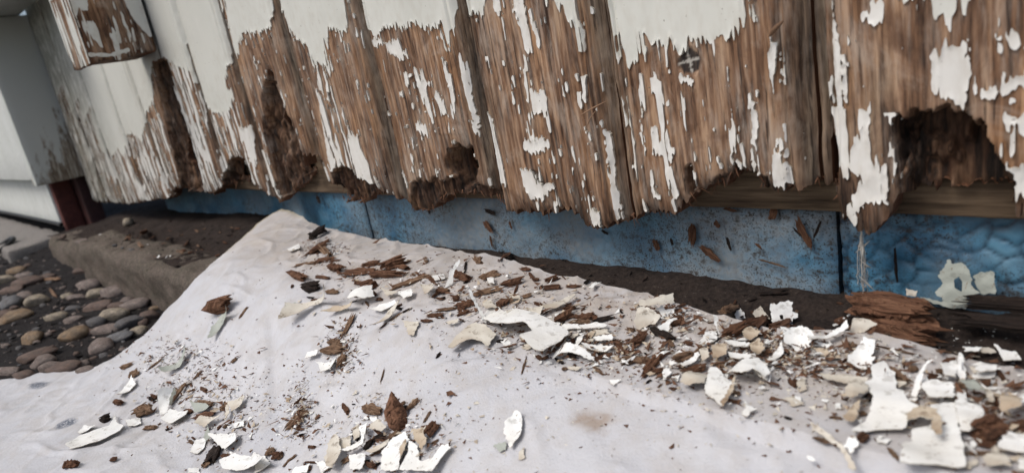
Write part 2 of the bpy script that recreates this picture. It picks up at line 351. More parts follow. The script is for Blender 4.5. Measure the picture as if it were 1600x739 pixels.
PATCH = [  # remaining islands of paint, pixel outlines
 [(803, -5), (815, -5), (820, 30), (832, 80), (822, 75), (812, 45)], [(826, 15), (832, 20), (846, 70), (841, 74)], [(768, -5), (783, -5), (782, 25), (772, 18)],
 [(1288, -10), (1304, -10), (1312, 60), (1325, 110), (1323, 175), (1310, 180), (1302, 120), (1295, 50)],
 [(1341, 24), (1357, 20), (1355, 3), (1385, -5), (1384, 30), (1368, 44), (1358, 42), (1348, 32)],
 [(1452, 88), (1466, 76), (1490, 66), (1512, 63), (1518, 112), (1517, 142), (1512, 172), (1493, 172), (1490, 159), (1466, 156), (1454, 142), (1449, 112)],
 [(1560, 60), (1600, 45), (1610, 80), (1585, 85)], [(1525, 135), (1560, 130), (1580, 115), (1610, 100), (1610, 140), (1560, 155), (1530, 160)], [(1560, 180), (1610, 170), (1610, 220), (1575, 200)], [(1578, 265), (1605, 255), (1615, 330), (1590, 310)],
 [(1365, 148), (1373, 155), (1370, 170), (1355, 195), (1358, 215), (1372, 250), (1385, 260), (1390, 300), (1388, 320), (1360, 320), (1345, 325), (1335, 345), (1318, 340), (1325, 310), (1340, 290), (1345, 275), (1320, 275), (1312, 258), (1320, 240), (1330, 225), (1345, 205), (1360, 180)],
 [(1207, 60), (1216, 63), (1222, 90), (1228, 130), (1220, 140), (1222, 180), (1225, 240), (1233, 285), (1225, 299), (1205, 297), (1200, 270), (1210, 240), (1215, 200), (1213, 140), (1204, 100)],
 [(1258, 122), (1266, 130), (1264, 150), (1271, 180), (1269, 205), (1261, 225), (1259, 260), (1267, 287), (1260, 290), (1251, 262), (1254, 200), (1259, 170)],
 [(1176, 135), (1188, 142), (1184, 165), (1179, 150)], [(1177, 175), (1185, 180), (1183, 200), (1179, 240), (1191, 285), (1183, 291), (1173, 250)], [(1144, 160), (1151, 200), (1153, 215), (1143, 236), (1141, 215)], [(1143, 255), (1155, 258), (1155, 270), (1145, 268)], [(1135, 100), (1143, 105), (1142, 140), (1131, 135)],
 [(999, 140), (1007, 190), (1013, 235), (1006, 240), (999, 200)], [(1018, 200), (1028, 195), (1033, 240), (1025, 252), (1016, 225)], [(1042, 200), (1051, 245), (1047, 249), (1039, 210)], [(1012, 263), (1020, 270), (1025, 300), (1033, 306), (1022, 313), (1014, 290)], [(1045, 265), (1059, 305), (1052, 305)], [(1102, 223), (1110, 240), (1108, 259), (1101, 250)],
 [(903, 118), (915, 120), (918, 160), (908, 175), (902, 160), (907, 140)], [(911, 180), (922, 200), (931, 250), (925, 252), (914, 210)], [(939, 190), (948, 210), (959, 270), (967, 345), (959, 345), (949, 270)], [(974, 220), (985, 270), (993, 330), (985, 333), (977, 270)], [(914, 325), (930, 326), (936, 356), (920, 356)], [(965, 143), (975, 160), (973, 171), (964, 160)],
 [(828, 140), (850, 142), (857, 165), (848, 180), (835, 178), (826, 160)], [(820, 218), (850, 212), (858, 225), (850, 240), (830, 242), (818, 232)], [(812, 262), (830, 262), (840, 285), (862, 285), (870, 295), (858, 300), (850, 315), (830, 310), (815, 290)], [(756, 172), (765, 180), (771, 200), (779, 235), (789, 270), (789, 292), (778, 291), (770, 250), (759, 210)],
 [(717, 90), (728, 110), (736, 160), (746, 202), (738, 195), (724, 140)], [(735, 185), (743, 190), (743, 209), (735, 205)], [(694, 90), (704, 120), (714, 150), (711, 187), (704, 180), (706, 150), (696, 110)],
 [(647, 105), (660, 120), (673, 130), (668, 140), (679, 175), (683, 200), (675, 192), (664, 160), (651, 125)], [(675, 133), (690, 152), (702, 176), (692, 178), (679, 155)], [(649, 192), (668, 195), (673, 216), (660, 210), (649, 203)], [(632, 115), (648, 111), (641, 130), (635, 136)], [(579, 64), (597, 61), (600, 68), (582, 73)], [(600, 66), (622, 62), (640, 88), (630, 94), (606, 84)], [(651, 262), (658, 264), (661, 281), (654, 277)], [(641, 262), (647, 263), (646, 269), (641, 268)], [(679, 267), (685, 268), (684, 274), (679, 273)],
 [(598, 163), (606, 180), (610, 202), (602, 199)], [(604, 218), (616, 262), (611, 264)], [(623, 263), (639, 291), (633, 293)], [(550, -5), (557, -5), (569, 60), (581, 102), (575, 101), (562, 65)],
 [(544, 215), (560, 210), (568, 240), (573, 265), (584, 287), (576, 289), (564, 265), (554, 255)], [(502, 256), (510, 265), (512, 286), (504, 281)], [(407, 232), (414, 240), (430, 290), (437, 312), (430, 304), (412, 255)], [(375, 200), (390, 195), (396, 225), (400, 260), (392, 255), (383, 225)],
 [(315, 232), (325, 235), (330, 255), (318, 250)], [(1104, 30), (1114, 23), (1126, 28), (1128, 48), (1106, 46)], [(1040, 50), (1058, 48), (1062, 64), (1044, 68)], [(1046, 108), (1052, 110), (1050, 116), (1045, 114)], [(1062, 118), (1074, 120), (1086, 124), (1084, 137), (1074, 130), (1062, 127)]]
PATCHW = [wall(p) for p in PATCH]
MOTTLE = [wall([(40, 60), (120, 90), (175, 235), (225, 205), (250, 180), (290, 320), (140, 330), (30, 300)]), wall([(330, 170), (375, 165), (410, 300), (350, 300)]), wall([(265, 100), (300, 112), (345, 290), (310, 300)]), wall([(1310, 180), (1395, 190), (1400, 370), (1300, 370)]), wall([(985, 120), (1060, 150), (1070, 320), (985, 330)]), wall([(500, 105), (545, 200), (590, 290), (520, 270), (505, 180)])]
BOT = [(20, 293), (118, 300), (150, 315), (200, 318), (245, 312), (262, 310), (272, 292), (300, 300), (310, 298), (330, 303), (346, 292), (356, 285), (372, 290), (392, 288), (400, 290), (410, 300), (430, 319), (440, 306), (452, 296), (463, 290), (471, 275), (470, 240), (485, 242), (500, 262), (507, 288), (514, 285), (525, 302), (538, 318), (548, 312), (560, 316), (572, 306), (585, 298), (600, 300), (620, 310), (638, 333), (650, 328), (660, 333), (675, 325), (690, 310), (702, 304), (722, 306), (740, 303), (762, 309), (775, 310), (782, 328), (800, 333), (820, 328), (840, 336), (860, 330), (880, 325), (900, 335), (915, 355), (935, 359), (960, 350), (975, 346), (985, 346), (1000, 330), (1020, 330), (1040, 336), (1055, 330), (1068, 318), (1080, 305), (1100, 296), (1125, 290), (1140, 277), (1150, 268), (1170, 270), (1178, 290), (1190, 296), (1205, 298), (1230, 297), (1260, 291), (1290, 290), (1302, 288), (1306, 302), (1312, 340), (1325, 352), (1340, 363), (1360, 362), (1375, 350), (1392, 334), (1402, 308), (1430, 304), (1465, 300), (1500, 303), (1540, 300), (1580, 300), (1590, 335), (1605, 350)]
BOTW = wall(BOT)+[(.10, -.002), (.13, .004), (.18, -.004), (.26, .0), (.6, .0), (.6, 4), (-1.6, 4)]
THRU = [wall(p) for p in ([(416, 110), (425, 118), (435, 158), (447, 190), (446, 225), (434, 205), (422, 165)], [(441, 182), (450, 198), (462, 232), (470, 262), (466, 276), (455, 245), (444, 205)], [(360, 252), (378, 252), (388, 270), (384, 282), (360, 280)], [(278, 215), (290, 225), (306, 262), (300, 280), (284, 250)], [(714, 234), (734, 240), (740, 272), (729, 284), (712, 262)], [(1288, 150), (1294, 190), (1302, 240), (1305, 290), (1296, 290), (1292, 240), (1286, 190)])]
PITS = [(wall(p), d) for p, d in (
 ([(418, 108), (428, 128), (440, 165), (454, 190), (464, 230), (474, 275), (466, 300), (440, 308), (434, 312), (426, 270), (416, 220), (409, 180), (409, 145)], .013),
 ([(696, 242), (714, 226), (735, 230), (744, 258), (744, 296), (715, 296), (700, 268)], .015),
 ([(346, 275), (360, 244), (378, 248), (390, 266), (398, 292), (346, 300)], .013),
 ([(238, 95), (262, 92), (276, 150), (300, 220), (320, 300), (282, 300), (272, 240), (252, 170)], .009),
 ([(515, 268), (535, 258), (560, 275), (588, 292), (586, 320), (520, 320)], .010),
 ([(1069, 246), (1078, 255), (1087, 290), (1076, 304), (1069, 270)], .006),
 ([(1400, 215), (1404, 182), (1425, 170), (1470, 165), (1500, 178), (1522, 195), (1548, 235), (1577, 270), (1587, 300), (1590, 330), (1402, 330), (1404, 260)], .019),
 ([(640, 285), (700, 278), (745, 285), (776, 300), (770, 330), (640, 340)], .004),
 ([(1085, 300), (1150, 262), (1200, 275), (1200, 310), (1090, 320)], .004))]
KNOT = on_y(1076, 96)[[0, 2]]; KR = .0068
KNOT2 = on_y(838, 290)[[0, 2]]
BIGPATCH = {5, 30, 31, 32, 10}

def solid_field(X, Z):
    n = .0046*fbm(X*560, Z*32, 1, 3)+.0014*fbm(X*1000, Z*200, 2, 2)
    s = sdf(BOTW, X, Z)+n
    for p in THRU: s = np.minimum(s, -(sdf(p, X, Z, .012)+.7*n))
    return s
def pit_field(X, Z):
    d = np.zeros(X.shape); k = np.zeros(X.shape)
    for p, dep in PITS:
        s = sdf(p, X, Z, .015)+.0045*fbm(X*190, Z*85, 4, 3)+.0016*fbm(X*700, Z*160, 2, 2)
        f = sstep(-.0003, .0018, s); d = np.maximum(d, dep*f); k = np.maximum(k, f)
    return d, k
def paint_field(X, Z):
    fib = fbm(X*520, Z*38, 3, 3); fine = fbm(X*1100, Z*420, 5, 2)
    st0 = fbm(X*850, Z*30, 0, 3); T = sdf(TOPW, X, Z)
    f = T+.0042*fib+.0012*fine+.0075*st0*np.exp(-np.abs(T)/.008)
    for i, p in enumerate(PATCHW):
        f = np.maximum(f, sdf(p, X, Z, .012)*1.0+.0030*fib+.0020*fine+.0034*st0-.0008)
    mz = np.full(X.shape, -1.0)
    for i, p in enumerate(MOTTLE): mz = np.maximum(mz, sdf(p, X, Z, .03))
    st = fbm(X*330, Z*26, 6, 4)-.06-(.18*(X > -.25))
    f = np.maximum(f, np.where(mz > -.004, np.minimum(st*.008, mz+.004), -1))
    sp = fbm(X*300, Z*50, 2, 3)*.6+.4*vn(X*900, Z*200, 7)-.42+.14*fbm(X*25, Z*18, 1, 2)             # scattered specks
    f = np.maximum(f, sp*.006)
    return f
def profile(X, k):
    """depth of the moulded joint on board k: X in metres"""
    xl, xr = JX[k+1], JX[k]; d = np.zeros(X.shape)
    a = X-xl; b = xr-X
    d += .0060*(1-sstep(.0060, .0085, a)) - .0022*np.exp(-((a-.0032)/.0016)**2)      # tongue side: recess with a low bead
    d += .0062*(1-sstep(.0, .0105, b))
    d += .0022*np.exp(-((b-.0118)/.0010)**2)+.0022*np.exp(-((a-.0105)/.0010)**2)    # quirk lines
    return d

cladding = empty('timber_cladding', (0, 0, 0))
tag(cladding, 'rotten vertical tongue and groove boards with peeling cream paint above blue foam', 'cladding')
def make_board(k):
    xl, xr = JX[k+1], JX[k]
    if k == 11: xl = CORNER
    gl = .0006+.0005*RS.rand(); gr = .0005
    if k == 0: gl = .0010
    if k == -1: gl = .0016
    x0, x1 = xl+gl, xr-gr
    cx = (x0+x1)/2
    res = .0008 if k <= 1 else (.001 if k <= 3 else (.0013 if k <= 6 else .0019))
    if k < -1: res = .0022
    zt = .145-.19*cx
    us = np.concatenate([[x0-1e-4], np.linspace(x0, x1, int((x1-x0)/res)+1), [x1+1e-4]])
    zs = np.concatenate([np.arange(-.03, zt, res), np.arange(zt, zt+.05, .006), np.arange(zt+.05, 2.31, .12)])
    X, Z = np.meshgrid(us, zs)
    P0 = paint_field(X, Z); S = solid_field(X, Z); Sb = sdf(BOTW, X, Z)
    S = np.minimum(S, np.minimum(X-x0, x1-X)+1e-6)
    pd, pk = pit_field(X, Z); prof = profile(np.clip(X, x0, x1), k)
    if k == 11: prof = prof*0
    fade = sstep(2.2, .4, Z)
    wig = X+.004*vn(X*8, Z*7+k*3, 4)
    dk = np.hypot(X-KNOT[0], Z-KNOT[1])
    if k == 0: wig = wig+.010*np.exp(-(dk/.02)**2)*np.sign(X-KNOT[0])*np.exp(-np.abs(X-KNOT[0])/.02)
    grain = fbm(wig*330, Z*9, k % 5, 3); gr2 = fbm(wig*900, Z*40, (k+2) % 5, 2)
    edge = np.exp(-np.clip(np.minimum(Sb, S), 0, 1)/(.008+.006*np.clip(fbm(X*70, Z*30, 2, 2), 0, 1)))
    ero = edge*(.0022+.002*fbm(X*120, Z*60, 3, 3))+.0012*np.clip(fbm(X*45, Z*14, 6, 3)-.1, 0, 1)
    bulge = .0010*fbm(X*28, Z*9, k % 7, 2)
    crk = np.clip(vn(wig*420, Z*11, (k+3) % 6)-.52, 0, 1)*2*(.5+.5*vn(X*30, Z*12, 5))
    y = bulge+prof+(.00075*grain+.0003*gr2+.0022*np.clip(crk, 0, 1))*fade+ero+pd*(1+.5*fbm(X*160, Z*90, 5, 3))+.0050*pk*fbm(X*520, Z*70, 1, 3)
    y = np.where(pk > 0, np.minimum(y, .0205+.0015*vn(X*300, Z*80, 4)), y)
    kn = np.zeros(X.shape); pale = np.zeros(X.shape)
    if k == 0:
        cr = np.minimum(np.abs((X-KNOT[0])+.15*(Z-KNOT[1])), np.abs((Z-KNOT[1])-.1*(X-KNOT[0])))
        kn = .9*sstep(KR, KR-.0014, dk+.0009*fbm(X*260, Z*260, 2, 3)); pale = kn*sstep(.0009, .0002, cr+.0006*fine_noise(X, Z))*.8
        y = y+kn*.0012+.0006*np.exp(-((dk-KR)/.0008)**2)
    if k == 1:
        d2 = np.hypot((X-KNOT2[0])*1.0, (Z-KNOT2[1])*.7); kk = sstep(.008, .006, d2+.0015*fbm(X*200, Z*200, 2, 2)); kn = np.maximum(kn, kk*.75); y = y+kk*.0012
    chan = np.clip(prof/.0042, 0, 1)*np.clip(.75+.6*fbm(X*200, Z*14, 2, 2), 0, 1)
    low = sstep(.05, .0, Z-np.interp(X, [-1.4, 0], [0, 0]))
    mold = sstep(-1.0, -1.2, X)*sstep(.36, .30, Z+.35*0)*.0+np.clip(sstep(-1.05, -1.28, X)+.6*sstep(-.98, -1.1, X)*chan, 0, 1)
    A = {'rot': np.clip(np.maximum(pk*.95, edge*.75)+.25*low*np.clip(fbm(X*40, Z*20, 1, 3)+.2, 0, 1), 0, 1), 'grey': np.clip(chan*.95+.0*X, 0, 1), 'knot': kn, 'pale': pale,
         'haze': np.clip(.6*np.exp(-np.clip(-P0, 0, 1)/.0028)*np.clip(.6+fbm(X*60, Z*40, 3, 2), 0, 1)+low*.12+.45*sstep(-.95, -1.1, X)*sstep(.12, .02, Z)+.5*np.clip(fbm(X*30, Z*22, 7, 3)-.15, 0, 1), 0, 1)*(1-pk), 'mold': mold}
    b = link('board', slab('board', us, zs, S, y, .017, list(A), A, [M_WOOD, M_ROT]), cladding)
    # the paint that is left: a skin of its own standing proud of the wood
    P = P0
    P = np.minimum(P, .0015-prof+.002+.0006*fbm(X*300, Z*30, 2, 2)+1.0*(Z > zt-.02)+.8*sstep(.03, .05, sdf(TOPW, X, Z)))
    P = np.where(pk > .25, -1, P); P = np.minimum(P, S-.0006)
    if k == 0: P = np.where((dk < KR*1.0+.002*fbm(X*220, Z*220, 5, 2)) & (Z < KNOT[1]+KR*.35), -1, P)
    if (P > 0).any():
        e2 = np.exp(-np.clip(P, 0, 1)/.0018)
        lift = .0013*e2*np.clip(fbm(X*160, Z*90, 4, 2)+.35, 0, 1)
        yp = bulge+prof+ero*.8-.00045-lift+.00018*grain*fade*.4
        yp = np.minimum(yp, y-.00018)
        wh = np.zeros(X.shape)
        wh = np.where(sdf(TOPW, X, Z) < -.002, .75, 0)
        A2 = {'white': wh, 'mold': mold*.8, 'edge': np.exp(-np.clip(P, 0, 1)/.004)*sstep(.1, -.05, X*0)}
        link('paint_layer', slab('paint_layer', us, zs, P, yp, y+.0002, list(A2), A2, [M_PAINT, M_PAINTEDGE]), b)
    return b
def fine_noise(X, Z): return vn(X*1500, Z*1500, 3)
for k in range(-4, 12): make_board(k)

# rotten fibres hanging from the lower edge: too fine to pick apart
def fibres():
    V = []; F = []
    bw = [p for p in BOTW if -.95 < p[0] < .015 and p[1] < .06]
    for i in range(330):
        j = RS.randint(len(bw)-1); a = np.array(bw[j]); b = np.array(bw[j+1]); p = a+(b-a)*RS.rand()
        L = .003+.008*RS.rand()**2; wd = .00015+.0004*RS.rand(); an = RS.normal(0, .5); y = RS.uniform(.002, .014)
        d = np.array([math.sin(an), RS.normal(0, .25), -math.cos(an)]); s = np.array([math.cos(an), 0, math.sin(an)])*wd; q = np.array([0, wd, 0])
        o = np.array([p[0], y, p[1]+.003]); n = len(V)
        mid = o+d*L*.5+s*RS.normal(0, .6)
        V += [o-s-q, o+s-q, o+q, mid-s*.8-q*.8, mid+s*.8-q*.8, mid+q*.8, o+d*L]
        for r in (0,): F += [(n, n+1, n+4), (n, n+4, n+3), (n+1, n+2, n+5), (n+1, n+5, n+4), (n+2, n, n+3), (n+2, n+3, n+5), (n+3, n+4, n+6), (n+4, n+5, n+6), (n+5, n+3, n+6)]
    me = mesh_from('rotten_fibres', V, [(np.array(F), 0, False)], [M_ROT])
    tag(link('rotten_fibres', me, cladding), kind='stuff')
fibres()

# ------------------------------------------------------------------ box with roughened faces
def rough_box(name, x0, x1, y0, y1, z0, z1, mat, res=.01, amp=.001, rad=.003, parent=None, seed=0, fr=60):
    """closed box with rounded, slightly uneven faces"""
    def ax(a, b):
        n = max(2, min(160, int((b-a)/res))); t = np.linspace(a, b, n+1); e = min(rad, (b-a)*.2); return np.unique(np.concatenate([t, [a+e, b-e]]))
    xs, ys, zs = ax(x0, x1), ax(y0, y1), ax(z0, z1)
    V = []; F = []; n = 0
    for (A, B, c, o) in ((xs, zs, y0, 'xz0'), (xs, zs, y1, 'xz1'), (xs, ys, z0, 'xy0'), (xs, ys, z1, 'xy1'), (ys, zs, x0, 'yz0'), (ys, zs, x1, 'yz1')):
        a, b = np.meshgrid(A, B); cc = np.full(a.shape, c)
        P = {'x': (a, b, None)}
        p = {'xz': (a, cc, b), 'xy': (a, b, cc), 'yz': (cc, a, b)}[o[:2]]
        V.append(np.stack([q.ravel() for q in p], 1)); r, s = a.shape
        idx = np.arange(r*s).reshape(r, s)+n
        q = np.stack([idx[:-1, :-1], idx[:-1, 1:], idx[1:, 1:], idx[1:, :-1]], -1).reshape(-1, 4)
        if o in ('xz1', 'xy0', 'yz0'): q = q[:, ::-1]
        F.append(q); n += r*s
    V = np.concatenate(V); F = np.concatenate(F)
    lo = np.array([x0, y0, z0])+rad; hi = np.array([x1, y1, z1])-rad
    inner = np.clip(V, np.minimum(lo, hi), np.maximum(lo, hi)); d = V-inner; L = np.linalg.norm(d, axis=1, keepdims=True)
    nrm = d/np.maximum(L, 1e-9); V = inner+nrm*rad
    h = fbm(V[:, 0]*fr+V[:, 2]*fr*.7+seed, V[:, 1]*fr+V[:, 2]*fr*.9, seed, 4)
    V = V+nrm*(h*amp)[:, None]
    me = mesh_from(name, V, [(F, 0, True)], [mat])
    return link(name, me, parent)

# ------------------------------------------------------------------ behind and below the boards
pl = rough_box('sole_plate', CORNER, .55, .0225, .085, .0005, .046, M_PLATE, .02, .0006, .0015)
tag(pl, 'dirty softwood sole plate lying on the foam behind the boards', 'timber')
fe = rough_box('wall_sheathing', CORNER-.02, .6, .088, .16, .0475, 2.3, M_FELT, .05, .003, .002)
tag(fe, 'dark rotten sheathing behind the holes in the boards', 'sheathing')

def foam(x0, x1, cells, label, dust, seed):
    res = .0012 if x1 > -.5 else .003
    us = np.concatenate([[x0-1e-4], np.linspace(x0, x1, int((x1-x0)/res)+1), [x1+1e-4]]); zs = np.concatenate([[-.0901], np.arange(-.09, -.0006, res), [-.0004]])
    X, Z = np.meshgrid(us, zs); S = np.minimum(np.minimum(X-x0, x1-X), np.minimum(Z+.09, -.0005-Z))+1e-6+.0004*fbm(X*150, Z*150, seed, 2)
    cs = .0098; gx = np.floor(X/cs).astype(int); gz = np.floor(Z/cs).astype(int); f1 = np.full(X.shape, 9.); f2 = f1.copy()
    wx = X+.0034*fbm(X*95, Z*95, 2, 3); wz = Z+.0034*fbm(X*95+9, Z*95, 3, 3)
    for i in range(-1, 2):
        for j in range(-1, 2):
            a = gx+i; b = gz+j; px = (a+.5+.42*(2*_T[0][a & 255, b & 255]-1))*cs; pz = (b+.5+.42*(2*_T[1][a & 255, b & 255]-1))*cs
            d = np.hypot(wx-px, wz-pz); f2 = np.where(d < f1, f1, np.minimum(f2, d)); f1 = np.minimum(f1, d)
    e = np.exp(-(f2-f1)/(.0012*(1+.8*fbm(X*90, Z*90, 6, 2))+.0002))*np.clip(.75+.9*fbm(X*70, Z*70, 1, 2), 0, 1)
    amt = cells*sstep(-.075, -.03, X) if cells > .5 else np.full(X.shape, cells)
    y = .030+.044*sstep(-.50, -.80, X)+.0014*amt*e+.0009*fbm(X*30, Z*45, seed, 3)+.0004*fbm(X*260, Z*260, 1, 2)
    edge = np.exp(-np.clip(S, 0, 1)/.004); y = y+.0015*edge
    dd = dust(X, Z); dirt = np.clip(.5+1.5*fbm(X*30, Z*26, 5, 4)+.5*np.clip(fbm(X*160, Z*12, 3, 2), 0, 1)+.5*sstep(-.03, -.055, Z), 0, 1)
    A = {'dust': np.clip(dd+.8*fbm(X*22, Z*34, 4, 4), 0, 1), 'seam': np.clip(e*amt+edge*.7, 0, 1), 'dirt': dirt}
    o = link('insulation_board', slab('insulation_board', us, zs, S, y, .13, list(A), A, [M_FOAM, M_FOAM, M_FOAM], back_faces=True))
    tag(o, label, 'insulation', 'blue foam boards below the cladding'); return o
foam(-1.20, -.452, .1, 'blue foam board in deep shade below the slit and the square post stub', lambda X, Z: .25+.0*X, 1)
foam(-.4495, -.0045, .22, 'dusty grey blue foam board below the middle boards', lambda X, Z: .45+.5*np.exp(-((X+.30)/.07)**2)+.5*np.exp(-((X+.06)/.045)**2), 2)
foam(-.0025, .55, 1.0, 'bright blue foam board with a rounded cell pattern', lambda X, Z: .42*sstep(.02, -.01, X), 3)

# ------------------------------------------------------------------ ground
def grid_obj(name, x0, x1, y0, y1, res, zf, mat, kind='structure'):
    xs = np.linspace(x0, x1, int((x1-x0)/res)+1); ys = np.linspace(y0, y1, int((y1-y0)/res)+1); X, Y = np.meshgrid(xs, ys); Z = zf(X, Y)
    V = np.stack([X.ravel(), Y.ravel(), Z.ravel()], 1); r, s = X.shape; i = np.arange(r*s).reshape(r, s)
    q = np.stack([i[:-1, :-1], i[:-1, 1:], i[1:, 1:], i[1:, :-1]], -1).reshape(-1, 4)
    o = link(name, mesh_from(name, V, [(q, 0, True)], [mat])); tag(o, kind=kind); return o
def soil_z(X, Y): return -.112+.004*fbm(X*14, Y*14, 1, 3)+.0022*fbm(X*110, Y*110, 2, 3)+.022*sstep(-1.0, -1.5, X)*sstep(-.25, -.08, Y)
def strip_z(X, Y): return -.0535+.003*fbm(X*25, Y*25, 3, 3)+.0018*fbm(X*170, Y*170, 5, 3)+.006*sstep(-.02, .03, Y)-.012*sstep(-.65, -1.1, X)
xs = np.concatenate([-np.geomspace(40, 1.9, 14), np.linspace(-1.85, .6, 490), np.geomspace(.7, 40, 14)]); ys = np.concatenate([-np.geomspace(40, .62, 14), np.linspace(-.6, .12, 144), np.geomspace(.2, 40, 12)])
X, Y = np.meshgrid(xs, ys); Z = soil_z(X, Y); V = np.stack([X.ravel(), Y.ravel(), Z.ravel()], 1); r, s = X.shape; i = np.arange(r*s).reshape(r, s)
tag(link('ground', mesh_from('ground', V, [(np.stack([i[:-1, :-1], i[:-1, 1:], i[1:, 1:], i[1:, :-1]], -1).reshape(-1, 4), 0, True)], [M_SOIL])), kind='structure')
grid_obj('soil_strip', -1.36, .6, -.093, .2, .0035, strip_z, M_STRIP)
kb = rough_box('concrete_kerb', -1.083, -.46, -.108, -.045, -.16, -.0520, M_KERB, .0045, .0085, .014, seed=2, fr=30)
tag(kb, 'long weathered concrete kerb with green moss, running under the dust sheet', 'kerb')
kb2 = rough_box('concrete_kerb', -1.33, -1.09, -.102, -.04, -.16, -.064, M_KERB, .005, .010, .018, seed=5, fr=26)
tag(kb2, 'short brown kerb stone beside the red brick pier', 'kerb')

# ------------------------------------------------------------------ the dust sheet
CTRL = [(440, 326, -.018), (400, 352, -.030), (350, 395, -.040), (300, 445, -.050), (250, 500, -.083), (200, 545, -.103), (160, 572, -.106), (80, 582, -.106), (0, 592, -.106), (0, 739, -.107), (150, 739, -.106), (200, 640, -.106), (280, 610, -.104), (330, 660, -.103), (400, 739, -.101), (380, 560, -.080), (330, 510, -.070), (420, 470, -.050), (480, 420, -.040), (520, 358, -.036), (500, 400, -.038), (600, 376, -.040), (680, 386, -.039), (760, 403, -.039), (870, 430, -.040), (1000, 456, -.042), (1080, 480, -.043), (1200, 510, -.044), (1330, 525, -.044), (1460, 548, -.047), (1600, 580, -.049), (600, 450, -.043), (560, 500, -.051), (520, 560, -.068), (450, 650, -.086), (600, 600, -.066), (560, 700, -.082), (700, 500, -.046), (800, 520, -.047), (700, 620, -.058), (700, 739, -.075), (850, 600, -.053), (900, 739, -.066), (1000, 560, -.048), (1000, 660, -.056), (1100, 739, -.060), (1200, 600, -.049), (1300, 739, -.059), (1400, 620, -.051), (1590, 650, -.052), (1590, 739, -.056)]
CP = np.array([on_z(a, b, z) for a, b, z in CTRL]+[(.35, -.03, -.05), (.35, -.12, -.058), (.35, -.3, -.075), (.35, -.5, -.09), (-.1, -.5, -.105), (-.35, -.5, -.107), (-.7, -.5, -.107), (0, -.32, -.098), (.15, -.2, -.075)])
def _phi(r2): return .5*r2*np.log(r2+1e-12)
_d2 = ((CP[:, None, :2]-CP[None, :, :2])**2).sum(-1); _n = len(CP)
_A = np.zeros((_n+3, _n+3)); _A[:_n, :_n] = _phi(_d2)+np.eye(_n)*2e-4; _A[:_n, _n] = 1; _A[:_n, _n+1:] = CP[:, :2]; _A[_n, :_n] = 1; _A[_n+1:, :_n] = CP[:, :2].T
_w = np.linalg.solve(_A, np.concatenate([CP[:, 2], [0, 0, 0]]))
def cloth_base(X, Y):
    z = _w[_n]+_w[_n+1]*X+_w[_n+2]*Y
    for (cx, cy, _), ww in zip(CP, _w[:_n]): z = z+ww*_phi((X-cx)**2+(Y-cy)**2)
    return z
def cloth_z(X, Y):
    X = np.asarray(X, float); Y = np.asarray(Y, float)
    z = cloth_base(X, Y)
    c = np.abs((Y+.13)+.55*(X+.36)); m = np.exp(-((X+.33)/.10)**2)*np.exp(-((Y+.15)/.07)**2)
    z = z-.0035*np.exp(-(c/.006)**2)*m                                             # crease that gathers crumbs
    z = z+.0016*fbm(X*26, Y*26, 4, 3)+.0022*np.clip(vn(X*18+Y*20, Y*9-X*4, 6), 0, 1)**2
    r = 1-np.abs(fbm(X*26+Y*12, Y*24-X*9, 1, 2))*3.4; z = z+.0019*np.clip(r, 0, 1)**2
    r = 1-np.abs(vn(X*15-Y*26, Y*13+X*22, 5))*7; z = z+.0020*np.clip(r, 0, 1)**1.3*np.clip(vn(X*9, Y*9, 2)+.35, 0, 1)
    r = 1-np.abs(vn(X*24+Y*17, Y*8-X*13+3, 2))*11; z = z-.0013*np.clip(r, 0, 1)*np.clip(vn(X*7+5, Y*8, 6)+.2, 0, 1)
    r = 1-np.abs(vn(X*60+Y*35, Y*70-X*30, 3))*5; z = z+.0005*np.clip(r, 0, 1)
    sup = -.0462-.06*np.clip(-.112-Y, 0, 1)/.03-.2*np.clip(X+.45, 0, 1)
    z = np.maximum(z, np.where(Y > -.16, sup, -1))
    z = np.maximum(z, np.where(Y > -.1, -.0485, -1))
    return z
EDGE = [on_z(a, b, z)[:2] for a, b, z in [(440, 326, -.018), (400, 352, -.03), (350, 395, -.04), (300, 445, -.05), (250, 500, -.083), (200, 545, -.103), (160, 572, -.106), (80, 582, -.106), (0, 592, -.106)]]
EDGE += [np.array(q) for q in [(-.72, -.36), (-.70, -.5), (.33, -.5), (.33, -.03)]]
EDGE += [on_z(a, b, z)[:2] for a, b, z in [(1600, 580, -.049), (1520, 562, -.048), (1460, 548, -.047), (1330, 522, -.044), (1200, 512, -.044), (1080, 482, -.043), (1000, 456, -.042), (870, 430, -.04), (760, 403, -.039), (680, 386, -.039), (600, 376, -.04), (520, 358, -.036), (490, 350, -.03)]]
EDGE = [(q[0], min(q[1], .027)) for q in EDGE]
us = np.arange(-.80, .36, .0019); ys = np.arange(-.52, .05, .0019); X, Y = np.meshgrid(us, ys)
S = sdf(EDGE, X, Y)+.0015*fbm(X*60, Y*60, 2, 2)
Z = cloth_z(X, Y)
def splat(px, py, rx, ry, ang, z):
    c = on_z(px, py, z); a = math.radians(ang); dx = X-c[0]; dy = Y-c[1]
    u = dx*math.cos(a)+dy*math.sin(a); v = -dx*math.sin(a)+dy*math.cos(a); q = (u/rx)**2+(v/ry)**2
    return np.clip(1.25-q+.9*fbm(X*220, Y*220, 3, 3), 0, 1)
A = {'dust': np.clip(sstep(-.12, -.03, Y)*sstep(-.72, -.5, X)+.18, 0, 1)*.85, 'stain': splat(925, 660, .011, .007, 0, -.058)*.9+splat(970, 470, .03, .012, 0, -.044)*.5,
     'smudge': np.maximum(splat(60, 600, .012, .006, 20, -.106), splat(102, 662, .009, .006, 30, -.106)), 'olive': sstep(.006, .0, S)*sstep(-.5, -.62, X)*sstep(-.12, -.05, Y)}
cl = link('dust_sheet', slab('dust_sheet', us, ys, S, Z, Z-.0009, list(A), A, [M_CLOTH]*3, axis='xy', back_faces=True))
